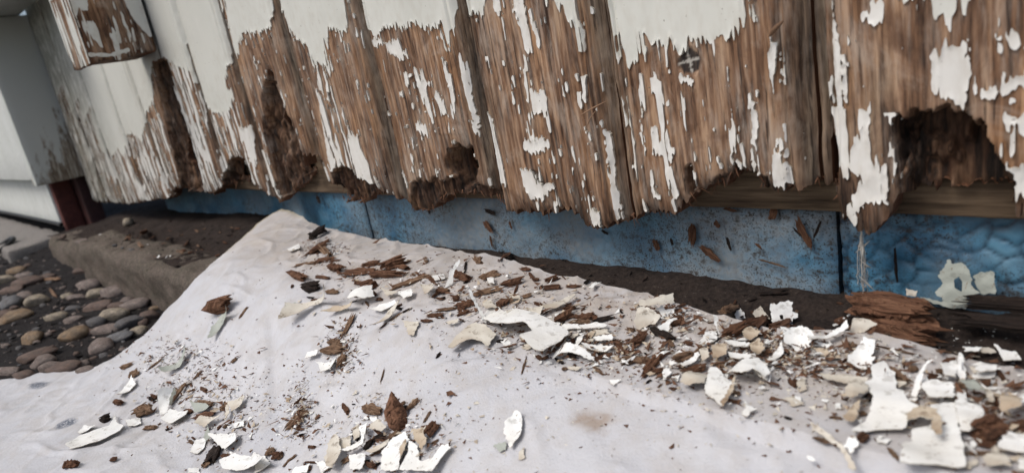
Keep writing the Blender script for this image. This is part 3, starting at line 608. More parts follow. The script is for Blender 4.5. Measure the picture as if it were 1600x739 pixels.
tag(cl, 'pale grey dust sheet draped over the kerb and strewn with paint flakes', 'dust sheet')

def on_cloth(px, py):
    d = ray(px, py); t = np.linspace(.12, 1.2, 700); P = CAM+d*t[:, None]
    z = cloth_z(P[:, 0], P[:, 1]); k = np.argmax(P[:, 2] < z); k = max(k, 1)
    f0 = P[k-1, 2]-z[k-1]; f1 = P[k, 2]-z[k]; a = f0/(f0-f1+1e-12)
    p = P[k-1]+(P[k]-P[k-1])*a; return p
_E = np.array(EDGE)
_strip = strip_z
def strip_z(X, Y):
    X = np.asarray(X, float); Y = np.asarray(Y, float); return np.where((X < -.46) & (X > -1.33) & (Y < -.05), np.where(X > -1.085, -.0492, -.0585), _strip(X, Y))
def surf_z(x, y):
    s = sdf(EDGE, np.array([x]), np.array([y]))[0]
    if s > 0: return float(cloth_z(x, y))
    if y > -.093: return float(strip_z(np.array([x]), np.array([y]))[0])
    return float(soil_z(np.array([x]), np.array([y]))[0])
def on_surf(px, py):
    d = ray(px, py); t = np.linspace(.12, 2.4, 900); P = CAM+d*t[:, None]
    s = sdf(EDGE, P[:, 0], P[:, 1]); z = np.where(s > 0, cloth_z(P[:, 0], P[:, 1]), np.where(P[:, 1] > -.093, strip_z(P[:, 0], P[:, 1]), soil_z(P[:, 0], P[:, 1])))
    k = max(1, int(np.argmax(P[:, 2] < z))); return np.array([P[k][0], P[k][1], z[k]])
def normal_at(x, y, e=.004):
    n = np.array([-(surf_z(x+e, y)-surf_z(x-e, y))/(2*e), -(surf_z(x, y+e)-surf_z(x, y-e))/(2*e), 1.0]); n[:2] = np.clip(n[:2], -.8, .8); return n/np.linalg.norm(n)

# ------------------------------------------------------------------ left end: return board, pier, soffit, post stub
rb = rough_box('return_board', CORNER-.03, CORNER-.001, -.078, .03, .024, .322, M_STAINED, .012, .0006, .002)
tag(rb, 'white return board at the inner corner, stained at its foot', 'trim board')
fw = rough_box('bay_wall', CORNER-1.2, CORNER-.0315, -.075, -.02, .034, 2.2, M_TRIM, .05, .0008, .002)
tag(fw, 'smooth white wall of the projecting bay', 'wall')
sf = empty('soffit', (CORNER, 0, .325)); tag(sf, 'grey painted soffit of two boards over the inner corner', 'soffit')
for a, b in ((-.085, -.0065), (-.13, -.088)):
    o = rough_box('soffit_board', CORNER-.0305, -1.12, a, b, .3235, .345, M_TRIM, .03, .0004, .0015, parent=sf); o.matrix_parent_inverse = Matrix.Translation((-CORNER, 0, -.325))
pp = rough_box('plinth', CORNER-1.1, -1.452, -.050, .02, -.068, .026, M_TRIM, .03, .0008, .003)
tag(pp, 'low white plinth below the projecting bay', 'plinth')
bp = empty('brick_pier', (-1.44, 0, -.1)); tag(bp, 'red brick and maroon panel beside the end of the plinth', 'pier')
for nm, a in (('brick', (-1.4505, -1.43, -.046, -.012, -.085, .022, M_BRICK)), ('panel', (-1.4505, -1.39, -.0105, .018, -.115, .026, M_MAROON)), ('footing', (-1.4505, -1.42, -.046, -.012, -.13, -.0865, M_FELT))):
    o = rough_box(nm, *a, .008, .0009, .002, parent=bp); o.matrix_parent_inverse = Matrix.Translation((1.44, 0, .1))
sb = rough_box('paving_slab', -2.6, -1.40, -.155, -.053, -.15, -.078, M_SLAB, .015, .005, .008, seed=4, fr=30)
tag(sb, 'worn grey stone slab lying in front of the plinth', 'slab')

# square post stub, its lower end rotten
def post_stub():
    root = empty('post_stub', (-.8135, -.04, .18)); inv = Matrix.Translation((.8135, .04, -.18))
    tag(root, 'cut off square post fixed to the boards, cream paint peeling from orange wood', 'post')
    x0, x1, y0, y1, z0, z1 = -.853, -.774, -.0795, -.0042, .178, .42
    core = rough_box('core', x0+.0006, x1-.0006, y0+.0006, y1, z0+.004, z1, M_ROT, .02, .0012, .003, parent=root); core.matrix_parent_inverse = inv
    def face(kind):
        res = .0013; L = (x0, x1) if kind == 'front' else (y0, y1)
        us = np.concatenate([[L[0]-1e-4], np.linspace(L[0], L[1], int((L[1]-L[0])/res)), [L[1]+1e-4]]); zs = np.concatenate([np.arange(.165, .30, res), np.arange(.30, .44, .04)])
        U, Zz = np.meshgrid(us, zs); n = fbm(U*300, Zz*40, 3, 3)
        S = np.minimum(np.minimum(U-L[0], L[1]-U)+1e-6, Zz-(z0+.004*fbm(U*60, U*0, 4, 3)+(.004*(U-y0)/.075 if kind != 'front' else 0)))
        S = np.minimum(S, z1-Zz)
        g = fbm(U*330, Zz*9+5, 2, 3)
        if kind == 'front':
            p = .0*U+.006*(fbm(U*160, Zz*18+3, 5, 3)-.12)
            p = np.maximum(p, Zz-.262+.006*n)
        else:
            v = (U-y0)/(y1-y0)                                                   # 0 outer edge .. 1 at the boards
            lim = np.interp(v, [0, .1, .2, .3, .42, .5, .58, .66, .74, .8, .9, 1], [.225, .24, .235, .27, .262, .275, .262, .268, .245, .222, .205, .20])
            p = (Zz-lim)+.005*n
            p = np.maximum(p, .0045-np.hypot((v-.20)*.06, (Zz-.214)*.30)+.004*n); p = np.maximum(p, .0035-np.hypot((v-.50)*.07, (Zz-.205)*.22)+.004*n); p = np.maximum(p, .004*(fbm(U*420, Zz*50, 6, 3)-.34))
            p = np.maximum(p, .0025-np.abs(Zz-z0-.007-.012*np.abs(v-.3))*1.2-.004*(v > .6)+.002*n)
        depth = .0006*g+.0022*np.exp(-np.clip(S, 0, 1)/.005)*(.6+fbm(U*150, Zz*80, 2, 2))
        sgn, base = (1, y0-.0004) if kind == 'front' else (-1, x1+.0004)
        A = {'rot': np.exp(-np.clip(S, 0, 1)/.003)*.8, 'grey': U*0+.1*(kind == 'front'), 'knot': U*0, 'pale': U*0, 'haze': np.clip(.5*fbm(U*40, Zz*30, 3, 3), 0, 1), 'mold': U*0}
        def emit(nm, F, d, bk, A, mats, par):
            me = slab(nm, us, zs, F, d, bk, list(A), A, mats)
            co = np.empty(len(me.vertices)*3, np.float32); me.vertices.foreach_get('co', co); co = co.reshape(-1, 3)
            if kind == 'front': co[:, 1] = base+co[:, 1]
            else:
                t = co.copy(); co[:, 0] = base-t[:, 1]; co[:, 1] = t[:, 0]
            me.vertices.foreach_set('co', co.ravel()); me.update()
            o = link(nm, me, par); return o
        f = emit(kind+'_face', S, depth, .004, A, [M_WOOD, M_ROT], root); f.matrix_parent_inverse = inv
        P = np.minimum(p, S-.0008); A2 = {'white': U*0+.15, 'mold': U*0, 'edge': np.exp(-np.clip(P, 0, 1)/.004)}
        emit('paint_layer', P, np.minimum(depth-.0003, -.0004+0*U), depth+.0003, A2, [M_PAINT, M_PAINTEDGE], f)
    face('front'); face('side')
post_stub()

# ------------------------------------------------------------------ pebbles
def ico(sub, fn):
    import bmesh
    bm = bmesh.new(); bmesh.ops.create_icosphere(bm, subdivisions=sub, radius=1.0)
    for v in bm.verts: v.co = fn(v.co)
    return bm
def pebble_mesh(i):
    r = np.random.RandomState(100+i); a = r.rand(3)*20; pl = r.normal(size=(9, 3)); pl /= np.linalg.norm(pl, axis=1, keepdims=True); of = r.uniform(.62, .86, 9)
    def fn(c):
        v = np.array(c)*(1+.22*float(fbm(np.array(c.x*1.3+a[0]), np.array(c.y*1.3+c.z*.9+a[1]), i % 5, 3)))
        for n, o in zip(pl, of):
            d = v@n
            if d > o: v = v-n*(d-o)*.85
        return Vector(v*1.12)
    bm = ico(3, fn); me = bpy.data.meshes.new('pebble'); bm.to_mesh(me); bm.free()
    for p in me.polygons: p.use_smooth = True
    return me
PM = {}
def pebble(px, py, wpx, hpx, ang, c, var, label, group='pebbles on the black soil', small=False):
    p = on_surf(px, py+hpx*.25); dist = np.linalg.norm(p-CAM); a = wpx/2*dist/FPX; h = hpx/2*dist/FPX
    key = (var, c)
    if key not in PM:
        me = pebble_mesh(var); me.materials.append(PEB[c]); PM[key] = me
    o = link('pebble', PM[key]); o.scale = (a*1.03, max(h*1.05, a*.62), max(min(h*.8, a*.85), a*.35)); o.location = (p[0], p[1], p[2]+o.scale[2]*.22)
    base = math.atan2(RIGHT[1], RIGHT[0]); o.rotation_euler = (random.uniform(-.12, .12), random.uniform(-.12, .12), base-math.radians(ang))
    tag(o, label, 'pebble', group); return o
Z1 = [(163, 393, 82, 66, 0, 'cream', 'pale cream angular pebble on black soil beside a grey one'), (60, 405, 84, 72, 0, 'grey', 'blue grey pebble on the soil beside the pale cream pebble'), (58, 470, 125, 46, -15, 'tan', 'long flat tan pebble lying alone on the soil'), (155, 555, 66, 74, 0, 'tan', 'upright orange tan pebble surrounded by bare soil'), (340, 540, 98, 72, -25, 'tan', 'tilted tan pebble with an orange underside'), (325, 480, 70, 42, 0, 'pink', None), (250, 467, 76, 44, -15, 'cream', None), (505, 457, 114, 66, 0, 'cream', 'large yellowish pebble among the stones below the kerb'), (475, 527, 104, 40, -5, 'pink', 'long beige pebble wedged above the flat grey one'), (580, 490, 106, 68, -20, 'dark', 'dark slate grey pebble below the kerb'), (535, 557, 122, 56, 0, 'grey', 'flat mid grey pebble beside the dust sheet'), (445, 597, 106, 76, 10, 'pink', 'rounded pinkish pebble beside the dust sheet'), (445, 417, 106, 60, 0, 'brown', 'brown rounded pebble below the kerb'), (405, 322, 92, 62, 0, 'pink', None), (510, 352, 102, 76, 0, 'pink', None), (600, 412, 114, 56, 0, 'pink', None), (430, 364, 76, 50, 0, 'cream', None), (612, 532, 72, 62, 0, 'cream', None), (662, 460, 74, 62, 0, 'brown', None), (175, 632, 125, 52, -30, 'brown', 'dark maroon pebble leaning over a beige one'), (190, 665, 84, 58, -20, 'pink', None), (40, 708, 84, 46, 0, 'pink', None), (110, 720, 74, 40, 0, 'brown', None), (225, 688, 74, 60, -30, 'pink', None), (285, 702, 132, 44, 0, 'brown', None), (370, 676, 48, 46, 0, 'pink', None), (378, 702, 62, 30, 0, 'pink', None), (20, 302, 74, 46, 0, 'cream', None), (130, 312, 106, 58, -20, 'brown', None), (100, 377, 74, 40, 0, 'pink', None), (60, 347, 84, 40, 0, 'brown', None), (110, 282, 64, 30, 0, 'pink', None), (205, 288, 62, 30, 0, 'brown', None), (430, 490, 72, 52, 0, 'dark', None), (325, 430, 60, 30, 0, 'dark', None), (75, 262, 62, 40, 0, 'tan', None), (340, 380, 70, 36, 0, 'pink', None), (300, 375, 50, 30, 0, 'cream', None), (560, 395, 60, 40, 0, 'pink', None), (520, 415, 60, 40, 0, 'brown', None), (215, 548, 34, 26, 0, 'pink', None), (25, 595, 30, 24, 0, 'pink', None), (640, 495, 40, 40, 0, 'brown', None), (360, 265, 60, 34, 0, 'brown', None), (410, 255, 50, 26, 0, 'pink', None), (690, 430, 46, 32, 0, 'tan', None), (465, 640, 40, 30, 0, 'dark', None), (20, 455, 70, 40, 0, 'brown', None), (395, 535, 46, 40, 0, 'brown', None)]
for i, (a, b, ww, hh, an, c, lab) in enumerate(Z1):
    pebble(a/2.842, 330+b/2.842, ww/2.842, hh/2.842, an, c, i % 9, lab or ('large ' if ww > 95 else 'middling ' if ww > 62 else 'small ')+('flat' if hh < .55*ww else 'rounded')+' %s pebble in the black soil' % {'pink': 'pinkish beige', 'cream': 'cream', 'brown': 'brown', 'dark': 'dark grey', 'grey': 'grey', 'tan': 'tan'}[c])
CN = {'pink': 'pinkish beige', 'cream': 'cream', 'brown': 'brown', 'grey': 'grey', 'tan': 'tan', 'dark': 'dark grey'}
for i in range(150):
    px = random.uniform(-5, 235); py = random.uniform(392, 575)
    if py > 575-max(0, px-160)*.9 or py < 395+.3*max(0, px-90): continue
    s = 3+8*random.random()**2; c = random.choice(['pink', 'dark', 'grey', 'brown', 'brown', 'dark'])
    pebble(px, py, s, s*.7, random.uniform(-40, 40), c, i % 9, 'tiny %s bit of gravel on the black soil' % CN[c], 'gravel bits between the pebbles')

# ------------------------------------------------------------------ paint flakes
def flake_mesh(poly, bend, ang, thick, mats, seed, nz=.05, hole=None):
    """poly: local 2D outline (m); bend: curvature 1/m across direction ang"""
    P = np.asarray(poly); lo = P.min(0); hi = P.max(0); size = max(hi-lo); res = max(size/(34 if size > .012 else 22), .00022)
    us = np.arange(lo[0]-2*res, hi[0]+3*res, res); vs_ = np.arange(lo[1]-2*res, hi[1]+3*res, res); U, Vv = np.meshgrid(us, vs_)
    f = 1/size; S = sdf(P, U, Vv)+(nz*.36*size*fbm(U*f*9+seed, Vv*f*9, seed % 8, 3)+.0009*fbm(U*900+seed, Vv*900, (seed+1) % 8, 2))*min(1, size/.006)
    if hole is not None: S = np.minimum(S, -sdf(hole, U, Vv))
    if not (S > 0).sum() > 4: S = sdf(P, U, Vv)
    c = P.mean(0); s = (U-c[0])*math.cos(ang)+(Vv-c[1])*math.sin(ang); tq = -(U-c[0])*math.sin(ang)+(Vv-c[1])*math.cos(ang)
    h = .5*bend*s*s+.12*bend*tq*tq+.055*size*fbm(U*f*2.5+seed*3.1, Vv*f*2.5, (seed+3) % 8, 2)
    k = S > 0; h = h-h[k].min()
    return slab('paint_flake', us, vs_, S, h+thick, h, [], {}, mats, axis='xy', back_faces=True)
def frame(n, yaw=0.0):
    n = Vector(n).normalized(); x = Vector((math.cos(yaw), math.sin(yaw), 0)); y = n.cross(x).normalized(); x = y.cross(n)
    m = Matrix.Identity(3)
    for i in range(3): m[i][0] = x[i]; m[i][1] = y[i]; m[i][2] = n[i]
    return m
def zone(px, py):
    if px >= 1240: return 'in the pile before the rotten log', 'debris before the rotten log'
    if px >= 1000: return 'among the chips beside the bare soil', 'debris beside the bare soil'
    if px >= 690: return 'near the long paint sheet', 'debris round the long paint sheet'
    if py > 590 and px > 480: return 'near the pointed chunk', 'debris round the pointed chunk'
    if py > 540 and px < 480: return 'in the heap below the slope', 'debris at the foot of the sheet'
    return 'on the hump of the sheet', 'debris along the hump of the sheet'
MATS = {'w': [M_WHITE, M_CREAM, M_BACK], 'c': [M_CREAM, M_CREAM, M_BACK], 'b': [M_BACK, M_CREAM, M_CREAM], 's': [M_SAGE, M_SAGE, M_BACK]}
CW = {'w': 'white', 'c': 'cream', 'b': 'brown-backed', 's': 'grey green'}
def zm(ox, oy, s, pts): return [(ox+a/s, oy+b/s) for a, b in pts]
FN = [0]
def flake(px, kind='w', bend=0, ang=0, label=None, lift=.0006, upright=None, lean=.35, hole=None, thick=.00032, nz=.06, y=None):
    FN[0] += 1; sd_ = FN[0]
    c = np.mean(px, 0)
    if upright:                                                    # stands on its foot pixel, facing the viewer's side of the wall
        foot = on_surf(*upright) if y is None else on_y(upright[0], upright[1], y)
        hd = (CAM-foot)*np.array([1, 1, 0]) if y is None else np.array([0, -1.0, 0]); hd = hd/np.linalg.norm(hd)
        n = hd*math.cos(lean)+np.array([0, 0, math.sin(lean)])
        def q(a, b): d = ray(a, b); return CAM+d*((foot-CAM)@n)/(d@n)
        P3 = [q(a, b) for a, b in px]; H3 = [q(a, b) for a, b in hole] if hole else None
    else:
        P3 = [on_surf(a, b) for a, b in px]; H3 = None
        C = np.mean(P3, 0); n = normal_at(C[0], C[1], .006)
        P3 = [CAM+ray(a, b)*((C-CAM)@n)/(ray(a, b)@n) for a, b in px]
    C = np.mean(P3, 0); m = frame(n, 0)
    R = np.array(m); L = [((p-C)@R)[:2] for p in P3]; HL = [((p-C)@R)[:2] for p in H3] if H3 else None
    me = flake_mesh(L, bend, ang, thick, MATS[kind], sd_, nz, HL)
    o = link('paint_flake', me); mm = m.to_4x4(); mm.translation = Vector(C+n*lift); o.matrix_world = mm
    ex = np.ptp(np.array(px), axis=0); sz = max(ex); asp = sz/max(min(ex), 1)
    ad = ('tiny' if sz < 13 else 'small' if sz < 20 else 'middling' if sz < 30 else 'large')+(' narrow' if asp > 2.2 else ' broad' if asp < 1.35 else '')+(' standing' if upright else '')
    z = zone(*c); tag(o, label or '%s %s %spaint flake %s' % (ad, CW[kind], 'arched ' if bend < -40 else 'curled ' if bend > 45 else '', z[0]), 'paint flake', z[1]); return o
z5 = lambda *p: zm(680, 400, 3.694, p); z6 = lambda *p: zm(940, 430, 3.078, p); z7 = lambda *p: zm(1180, 420, 3.695, p); z8 = lambda *p: zm(1240, 560, 4.128, p)
z2 = lambda *p: zm(60, 480, 2.852, p); z4 = lambda *p: zm(400, 540, 3.714, p); z3 = lambda *p: zm(400, 340, 2.993, p)
# round the long sheet
flake(z5((300, 345), (370, 340), (415, 385), (480, 375), (560, 410), (680, 450), (770, 485), (780, 510), (730, 560), (680, 590), (640, 632), (580, 630), (545, 600), (510, 570), (590, 530), (540, 480), (490, 490), (440, 490), (390, 470), (330, 440), (290, 400)), 'w', -9, .6, 'long ragged bright white paint sheet arching over the debris', .004, nz=.03)
flake(z5((185, 170), (210, 200), (240, 270), (285, 340), (295, 385), (275, 370), (240, 300), (205, 235)), 'w', 12, 1.2, 'narrow white paint sliver standing on end at the long sheet', upright=z5((292, 385))[0], lean=.2, nz=.01)
flake(z5((80, 555), (130, 500), (200, 430), (240, 420), (300, 430), (360, 480), (310, 550), (270, 520), (220, 515), (150, 545), (110, 570)), 'c', -18, .4, 'cream paint flake with a crust of filler poking out from the long sheet', .003)
flake(z5((415, 370), (480, 345), (590, 335), (630, 330), (620, 370), (580, 415), (520, 390), (440, 385)), 'c', 20, .3, 'tan backed cream flake leaning behind the long sheet', .004)
flake(z5((690, 600), (770, 540), (850, 565), (930, 615), (930, 630), (800, 605), (740, 595), (690, 625)), 'w', -40, .2, 'arched white paint shard at the end of the long sheet', .002)
flake(z5((610, 325), (700, 295), (820, 250), (770, 295), (700, 328), (640, 334)), 'c', 30, 0, None, .003)
flake(z5((375, 485), (430, 490), (450, 540), (420, 545), (385, 505)), 'w'); flake(z5((500, 540), (520, 520), (570, 500), (590, 520), (540, 550)), 'c', 30)
for q, k in ((((730, 420), (830, 415), (850, 440), (760, 450)), 'w'), (((830, 430), (930, 415), (1000, 425), (980, 445), (860, 450)), 'w'), (((900, 450), (1000, 440), (1010, 470), (900, 490)), 'c'), (((920, 495), (1030, 485), (1035, 515), (930, 520)), 'w'), (((810, 540), (830, 490), (870, 465), (850, 510), (830, 540)), 'w'), (((850, 540), (960, 530), (1030, 555), (1000, 575), (880, 560)), 'w'), (((750, 465), (840, 460), (800, 490)), 'c'), (((770, 650), (850, 650), (830, 670), (780, 668)), 'c'), (((890, 210), (920, 178), (965, 170), (910, 210)), 'w'), (((880, 480), (920, 450), (930, 470), (900, 500)), 'b'), (((860, 510), (930, 500), (900, 530)), 'c'), (((430, 235), (480, 240), (500, 265), (450, 265)), 'c'), (((305, 150), (345, 145), (345, 180), (315, 180)), 'w'), (((285, 300), (330, 280), (370, 330), (300, 330)), 'c'), (((70, 400), (140, 385), (145, 405), (90, 415)), 'c')):
    flake(z5(*q), k, RS.uniform(-40, 60), RS.rand()*3, None, RS.uniform(.0008, .003))
# by the bare soil
flake(z6((185, 118), (215, 122), (290, 97), (345, 85), (350, 135), (300, 137), (240, 147), (180, 148)), 'c', -25, .2, 'folded cream flake, upper half, propped beside the bare soil', upright=z6((260, 235))[0], lean=.5)
flake(z6((168, 158), (225, 155), (285, 200), (265, 232), (225, 240), (170, 272), (160, 230)), 'c', 10, .2, 'rough sandy cream flake standing below the folded one', upright=z6((200, 265))[0], lean=.7)
flake(z6((255, 147), (275, 160), (290, 138), (305, 165), (350, 160), (345, 205), (290, 195)), 'w', 20, .2, 'jagged white flake in front of the folded cream flake', upright=z6((310, 205))[0], lean=.5)
flake(z6((270, 250), (330, 210), (360, 210), (325, 240), (330, 280), (300, 285)), 'w', 60, .8, None, upright=z6((310, 285))[0], lean=.6)
flake(z6((810, 130), (845, 140), (860, 125), (915, 125), (918, 175), (945, 178), (942, 200), (918, 205), (915, 240), (870, 232), (825, 250), (815, 195)), 'w', 10, .2, 'lacy white paint flake with holes standing against the soil', upright=z6((860, 245))[0], lean=.35, hole=z6((855, 190), (872, 188), (874, 210), (860, 212)), nz=.09)
flake(z6((640, 180), (670, 155), (700, 215), (650, 215)), 'w', 60, 1.0, None, upright=z6((670, 215))[0], lean=.3); flake(z6((725, 180), (765, 145), (810, 212), (740, 215)), 'c', 90, .6, 'tan dome-shaped flake standing behind the brown chips', upright=z6((770, 214))[0], lean=.4)
flake(z7((165, 380), (200, 350), (260, 335), (310, 350), (345, 400), (310, 440), (310, 475), (250, 487), (200, 445), (165, 440)), 'w', 95, .7, 'large cup-shaped white paint curl at the edge of the bare soil', upright=z7((240, 480))[0], lean=.75)
flake(z6((600, 510), (680, 465), (760, 465), (820, 520), (790, 545), (740, 525), (680, 545)), 'w', -75, .1, 'arched white flake bridging the sheet like a tunnel', .004)
flake(z6((520, 470), (560, 470), (600, 520), (640, 540), (600, 620), (580, 655), (510, 590), (500, 570)), 'w', 10, .3, 'white flake with brown streaks pointing off the tangle', .002)
flake(z6((395, 520), (430, 500), (510, 510), (500, 560), (420, 570), (385, 550)), 'c', -60, 1.2, None, .003); flake(z6((688, 615), (722, 655), (745, 662), (700, 697), (676, 690), (695, 655)), 'w', 15, .2, 'small white tooth-shaped flake lying alone on the sheet', .0015)
flake(z6((470, 335), (500, 290), (550, 280), (560, 320), (490, 352)), 'w', 30, .3); flake(z6((380, 450), (470, 395), (480, 410), (400, 475)), 'w', 80, 2.2, None, .002); flake(z6((580, 652), (600, 620), (640, 540), (650, 530), (640, 590), (590, 680)), 'b', 30, .5, 'long brown-backed splinter flake hanging off the tangle', .004)
flake(z6((580, 350), (650, 355), (715, 370), (700, 385), (610, 375)), 'w', 70, 1.5, None, .004); flake(z6((610, 400), (740, 410), (745, 425), (620, 428)), 'w', 60, 1.5, None, .003); flake(z6((800, 430), (870, 365), (880, 390), (830, 440)), 'w', 70, 2.3, None, .002)
flake(z6((295, 490), (320, 455), (335, 490), (300, 525)), 'w', 90, .3, None, .002); flake(z6((335, 470), (375, 490), (370, 520), (340, 510)), 'w', 30); flake(z6((40, 510), (95, 510), (60, 535)), 'w', 40); flake(z6((540, 190), (560, 195), (552, 240), (575, 285), (560, 280), (543, 235)), 'w', 40, .2, None, upright=z6((570, 285))[0], lean=.3)
flake(z6((880, 600), (930, 590), (975, 630), (920, 640)), 'c', 20, nz=.12); flake(z6((935, 520), (980, 500), (985, 560), (950, 570)), 'c', 30, nz=.12); flake(z6((530, 380), (560, 362), (600, 365), (605, 420), (540, 440)), 'b', 120, .3, 'tan rolled flake in the middle of the tangle', .004); flake(z6((475, 390), (510, 370), (525, 420), (490, 435)), 'c', 100, .2, None, .003); flake(z6((680, 300), (720, 285), (765, 320), (720, 352), (685, 340)), 'b', 110, .6, 'crumpled tan flake beside the dark brown chips', .004); flake(z6((715, 370), (760, 355), (790, 400), (755, 428), (720, 405)), 'b', 150, .9, 'snail-shaped curl of cream paint in the tangle', .004)
# before the log
flake(z8((500, 110), (590, 75), (650, 150), (660, 260), (720, 270), (740, 340), (870, 420), (740, 450), (720, 500), (560, 490), (450, 512), (370, 502), (480, 430), (510, 330), (490, 270), (450, 210), (520, 190)), 'w', 8, .3, 'largest flat white paint sheet, cracked across, before the log', .002, nz=.04)
flake(z8((830, 230), (900, 215), (1030, 225), (1045, 260), (1030, 330), (880, 330), (870, 300), (830, 275)), 'w', 12, 1.5, 'squarish white flake between the two largest sheets', .005)
flake(z8((880, 340), (1040, 335), (1060, 400), (1065, 500), (1100, 620), (1110, 745), (680, 745), (700, 600), (740, 570), (770, 590), (760, 490), (900, 460), (900, 390)), 'w', 6, .3, 'broad white paint sheet under a beige paint ring', .0015, nz=.04)
flake(z8((1050, 260), (1110, 280), (1120, 350), (1210, 360), (1230, 400), (1200, 500), (1130, 525), (1070, 510), (1050, 400)), 'w', -20, .6, 'white flake with ragged lobes beside the red-brown clod', .003)
flake(z8((730, 470), (780, 430), (850, 415), (920, 440), (960, 520), (955, 600), (920, 595), (890, 550), (900, 490), (820, 470), (740, 500)), 'b', 40, .4, 'beige paint curl bent like a ring on the broad sheet', .006, nz=.02)
flake(z8((930, 0), (860, 40), (830, 110), (810, 200), (800, 270), (735, 290), (770, 210), (800, 110), (840, 40)), 'w', 45, .2, 'long bent white ribbon of paint leaning over the pile', upright=z8((760, 290))[0], lean=.9, nz=.015)
flake(z8((1060, -10), (1080, -10), (1090, 80), (1110, 100), (1100, 160), (1085, 150), (1050, 80)), 'w', 50, 0, None, upright=z8((1095, 160))[0], lean=.6); flake(z8((930, 90), (1040, 75), (1050, 110), (1030, 180), (960, 170), (950, 120)), 'w', 60, 0, 'white barrel-shaped paint curl behind the squarish flake', .004)
flake(z8((125, 430), (250, 500), (330, 580), (380, 640), (425, 745), (380, 745), (340, 630), (270, 565), (150, 485)), 'c', 60, .9, 'long curved cream strip lying alone on the sheet', .003, nz=.01); flake(z8((365, 530), (425, 525), (430, 580), (390, 630), (345, 590)), 'w', 70, .4, 'small white flake with a red edge beside the curved strip', .003)
flake(z8((175, 145), (320, 145), (490, 180), (470, 202), (330, 202), (220, 182)), 'c', 60, 1.4, 'stick-like cream strip pointing at the largest sheet', .003, nz=.02); flake(z8((330, 310), (360, 240), (430, 235), (490, 270), (480, 310), (370, 350)), 'c', -90, .3, 'cream dome-shaped curl beside the largest sheet', .006)
flake(z8((320, 420), (390, 350), (430, 330), (420, 400), (400, 460), (330, 460)), 'b', 50, .2, None, .003); flake(z8((1350, 350), (1490, 295), (1500, 355), (1400, 365)), 'w', 20, .2, None, .004); flake(z8((1310, 630), (1380, 530), (1500, 560), (1500, 660), (1400, 650)), 'w', 30, .6, None, .003); flake(z8((1215, 690), (1300, 640), (1390, 700), (1400, 745), (1250, 745)), 'c', 30, .2, None, .003); flake(z8((1320, 370), (1470, 370), (1460, 450), (1330, 460)), 'b', -110, 1.5, 'beige rolled flake above the red-brown clod', .007)
flake(z8((1060, 240), (1150, 230), (1240, 300), (1130, 290)), 's', 25, .3, 'grey green flake tucked behind the squarish flake', .006); flake(z8((1100, 700), (1180, 660), (1190, 700), (1130, 725)), 'c', 30); flake(z8((1160, 130), (1220, 90), (1310, 110), (1300, 135), (1200, 150)), 'w', 30, .3, None, .004); flake(z8((1210, 250), (1290, 280), (1300, 360), (1270, 340)), 'c', 50, .3, None, .004); flake(z8((530, 525), (630, 540), (600, 560), (540, 555)), 'w'); flake(z8((90, 630), (130, 640), (140, 665), (100, 655)), 'w'); flake(z8((0, 260), (40, 255), (60, 300), (10, 310)), 'w', nz=.12); flake(z8((20, 170), (70, 150), (90, 210), (40, 225)), 'c', nz=.14); flake(z8((260, 310), (300, 300), (305, 335), (275, 335)), 'w', 40); flake(z8((1090, 560), (1170, 540), (1180, 580), (1100, 585)), 'w', 10)
flake(z8((820, 170), (870, 165), (880, 220), (830, 215)), 'w', 20, 0, None, .003); flake(z8((640, 170), (740, 205), (690, 225), (640, 215)), 'c', 50, .3, None, .003); flake(z8((1440, 500), (1500, 490), (1500, 550), (1460, 545)), 'c', 30); flake(z8((1450, 640), (1500, 620), (1500, 745), (1450, 720)), 'w', 20)
flake(z7((530, 520), (600, 450), (620, 395), (700, 430), (690, 480), (665, 510), (690, 515), (660, 585), (620, 588), (540, 550)), 'w', 70, 1.0, 'ragged white flake rolled up along its lower edge', upright=z7((610, 580))[0], lean=.85)
flake(z7((1360, 450), (1420, 500), (1500, 520), (1550, 570), (1440, 565)), 'w', 30, .4, 'white wedge-shaped flake below the wet dark battens', .003); flake(z7((540, 375), (570, 280), (620, 285), (700, 320), (660, 350), (600, 375)), 'c', 15, .2, 'cream flake leaning on the split rotten log', upright=z7((590, 375))[0], lean=.5)
flake(z7((805, 275), (850, 240), (890, 190), (930, 165), (957, 172), (900, 220), (862, 270)), 'w', 25, .5, 'white paint ribbon lying on top of the rotten log', upright=z7((840, 320))[0], lean=.5, nz=.01); flake(z7((955, 168), (1080, 188), (1235, 205), (1215, 232), (1110, 225), (1020, 195)), 's', 20, 0, 'long pale sliver between the log and the leaning flake', upright=z7((1150, 235))[0], lean=.6, nz=.01)
flake(z7((1040, 130), (1090, 80), (1055, 35), (1090, -5), (1120, -60), (1150, -30), (1200, -40), (1240, 0), (1255, 40), (1250, 90), (1300, 135), (1230, 150), (1230, 190), (1180, 205), (1120, 195)), 's', 6, .3, 'grey green paint flake with a round hole leaning on the blue foam', upright=z7((1170, 200))[0], lean=.12, hole=z7((1150, 60), (1180, 40), (1200, 70), (1198, 130), (1155, 105)), y=.018, nz=.03)
flake(z7((1265, 40), (1310, 15), (1380, 10), (1392, 140), (1310, 142), (1285, 100)), 's', 6, .3, 'small olive paint flake leaning on the foam beside the holed one', upright=z7((1350, 142))[0], lean=.12, y=.021, nz=.02); flake(z7((875, 110), (935, 125), (937, 158), (875, 150)), 'c', 5, 0, 'small square flake stuck up behind the log', upright=z7((905, 160))[0], lean=.1, y=.012, nz=.02)
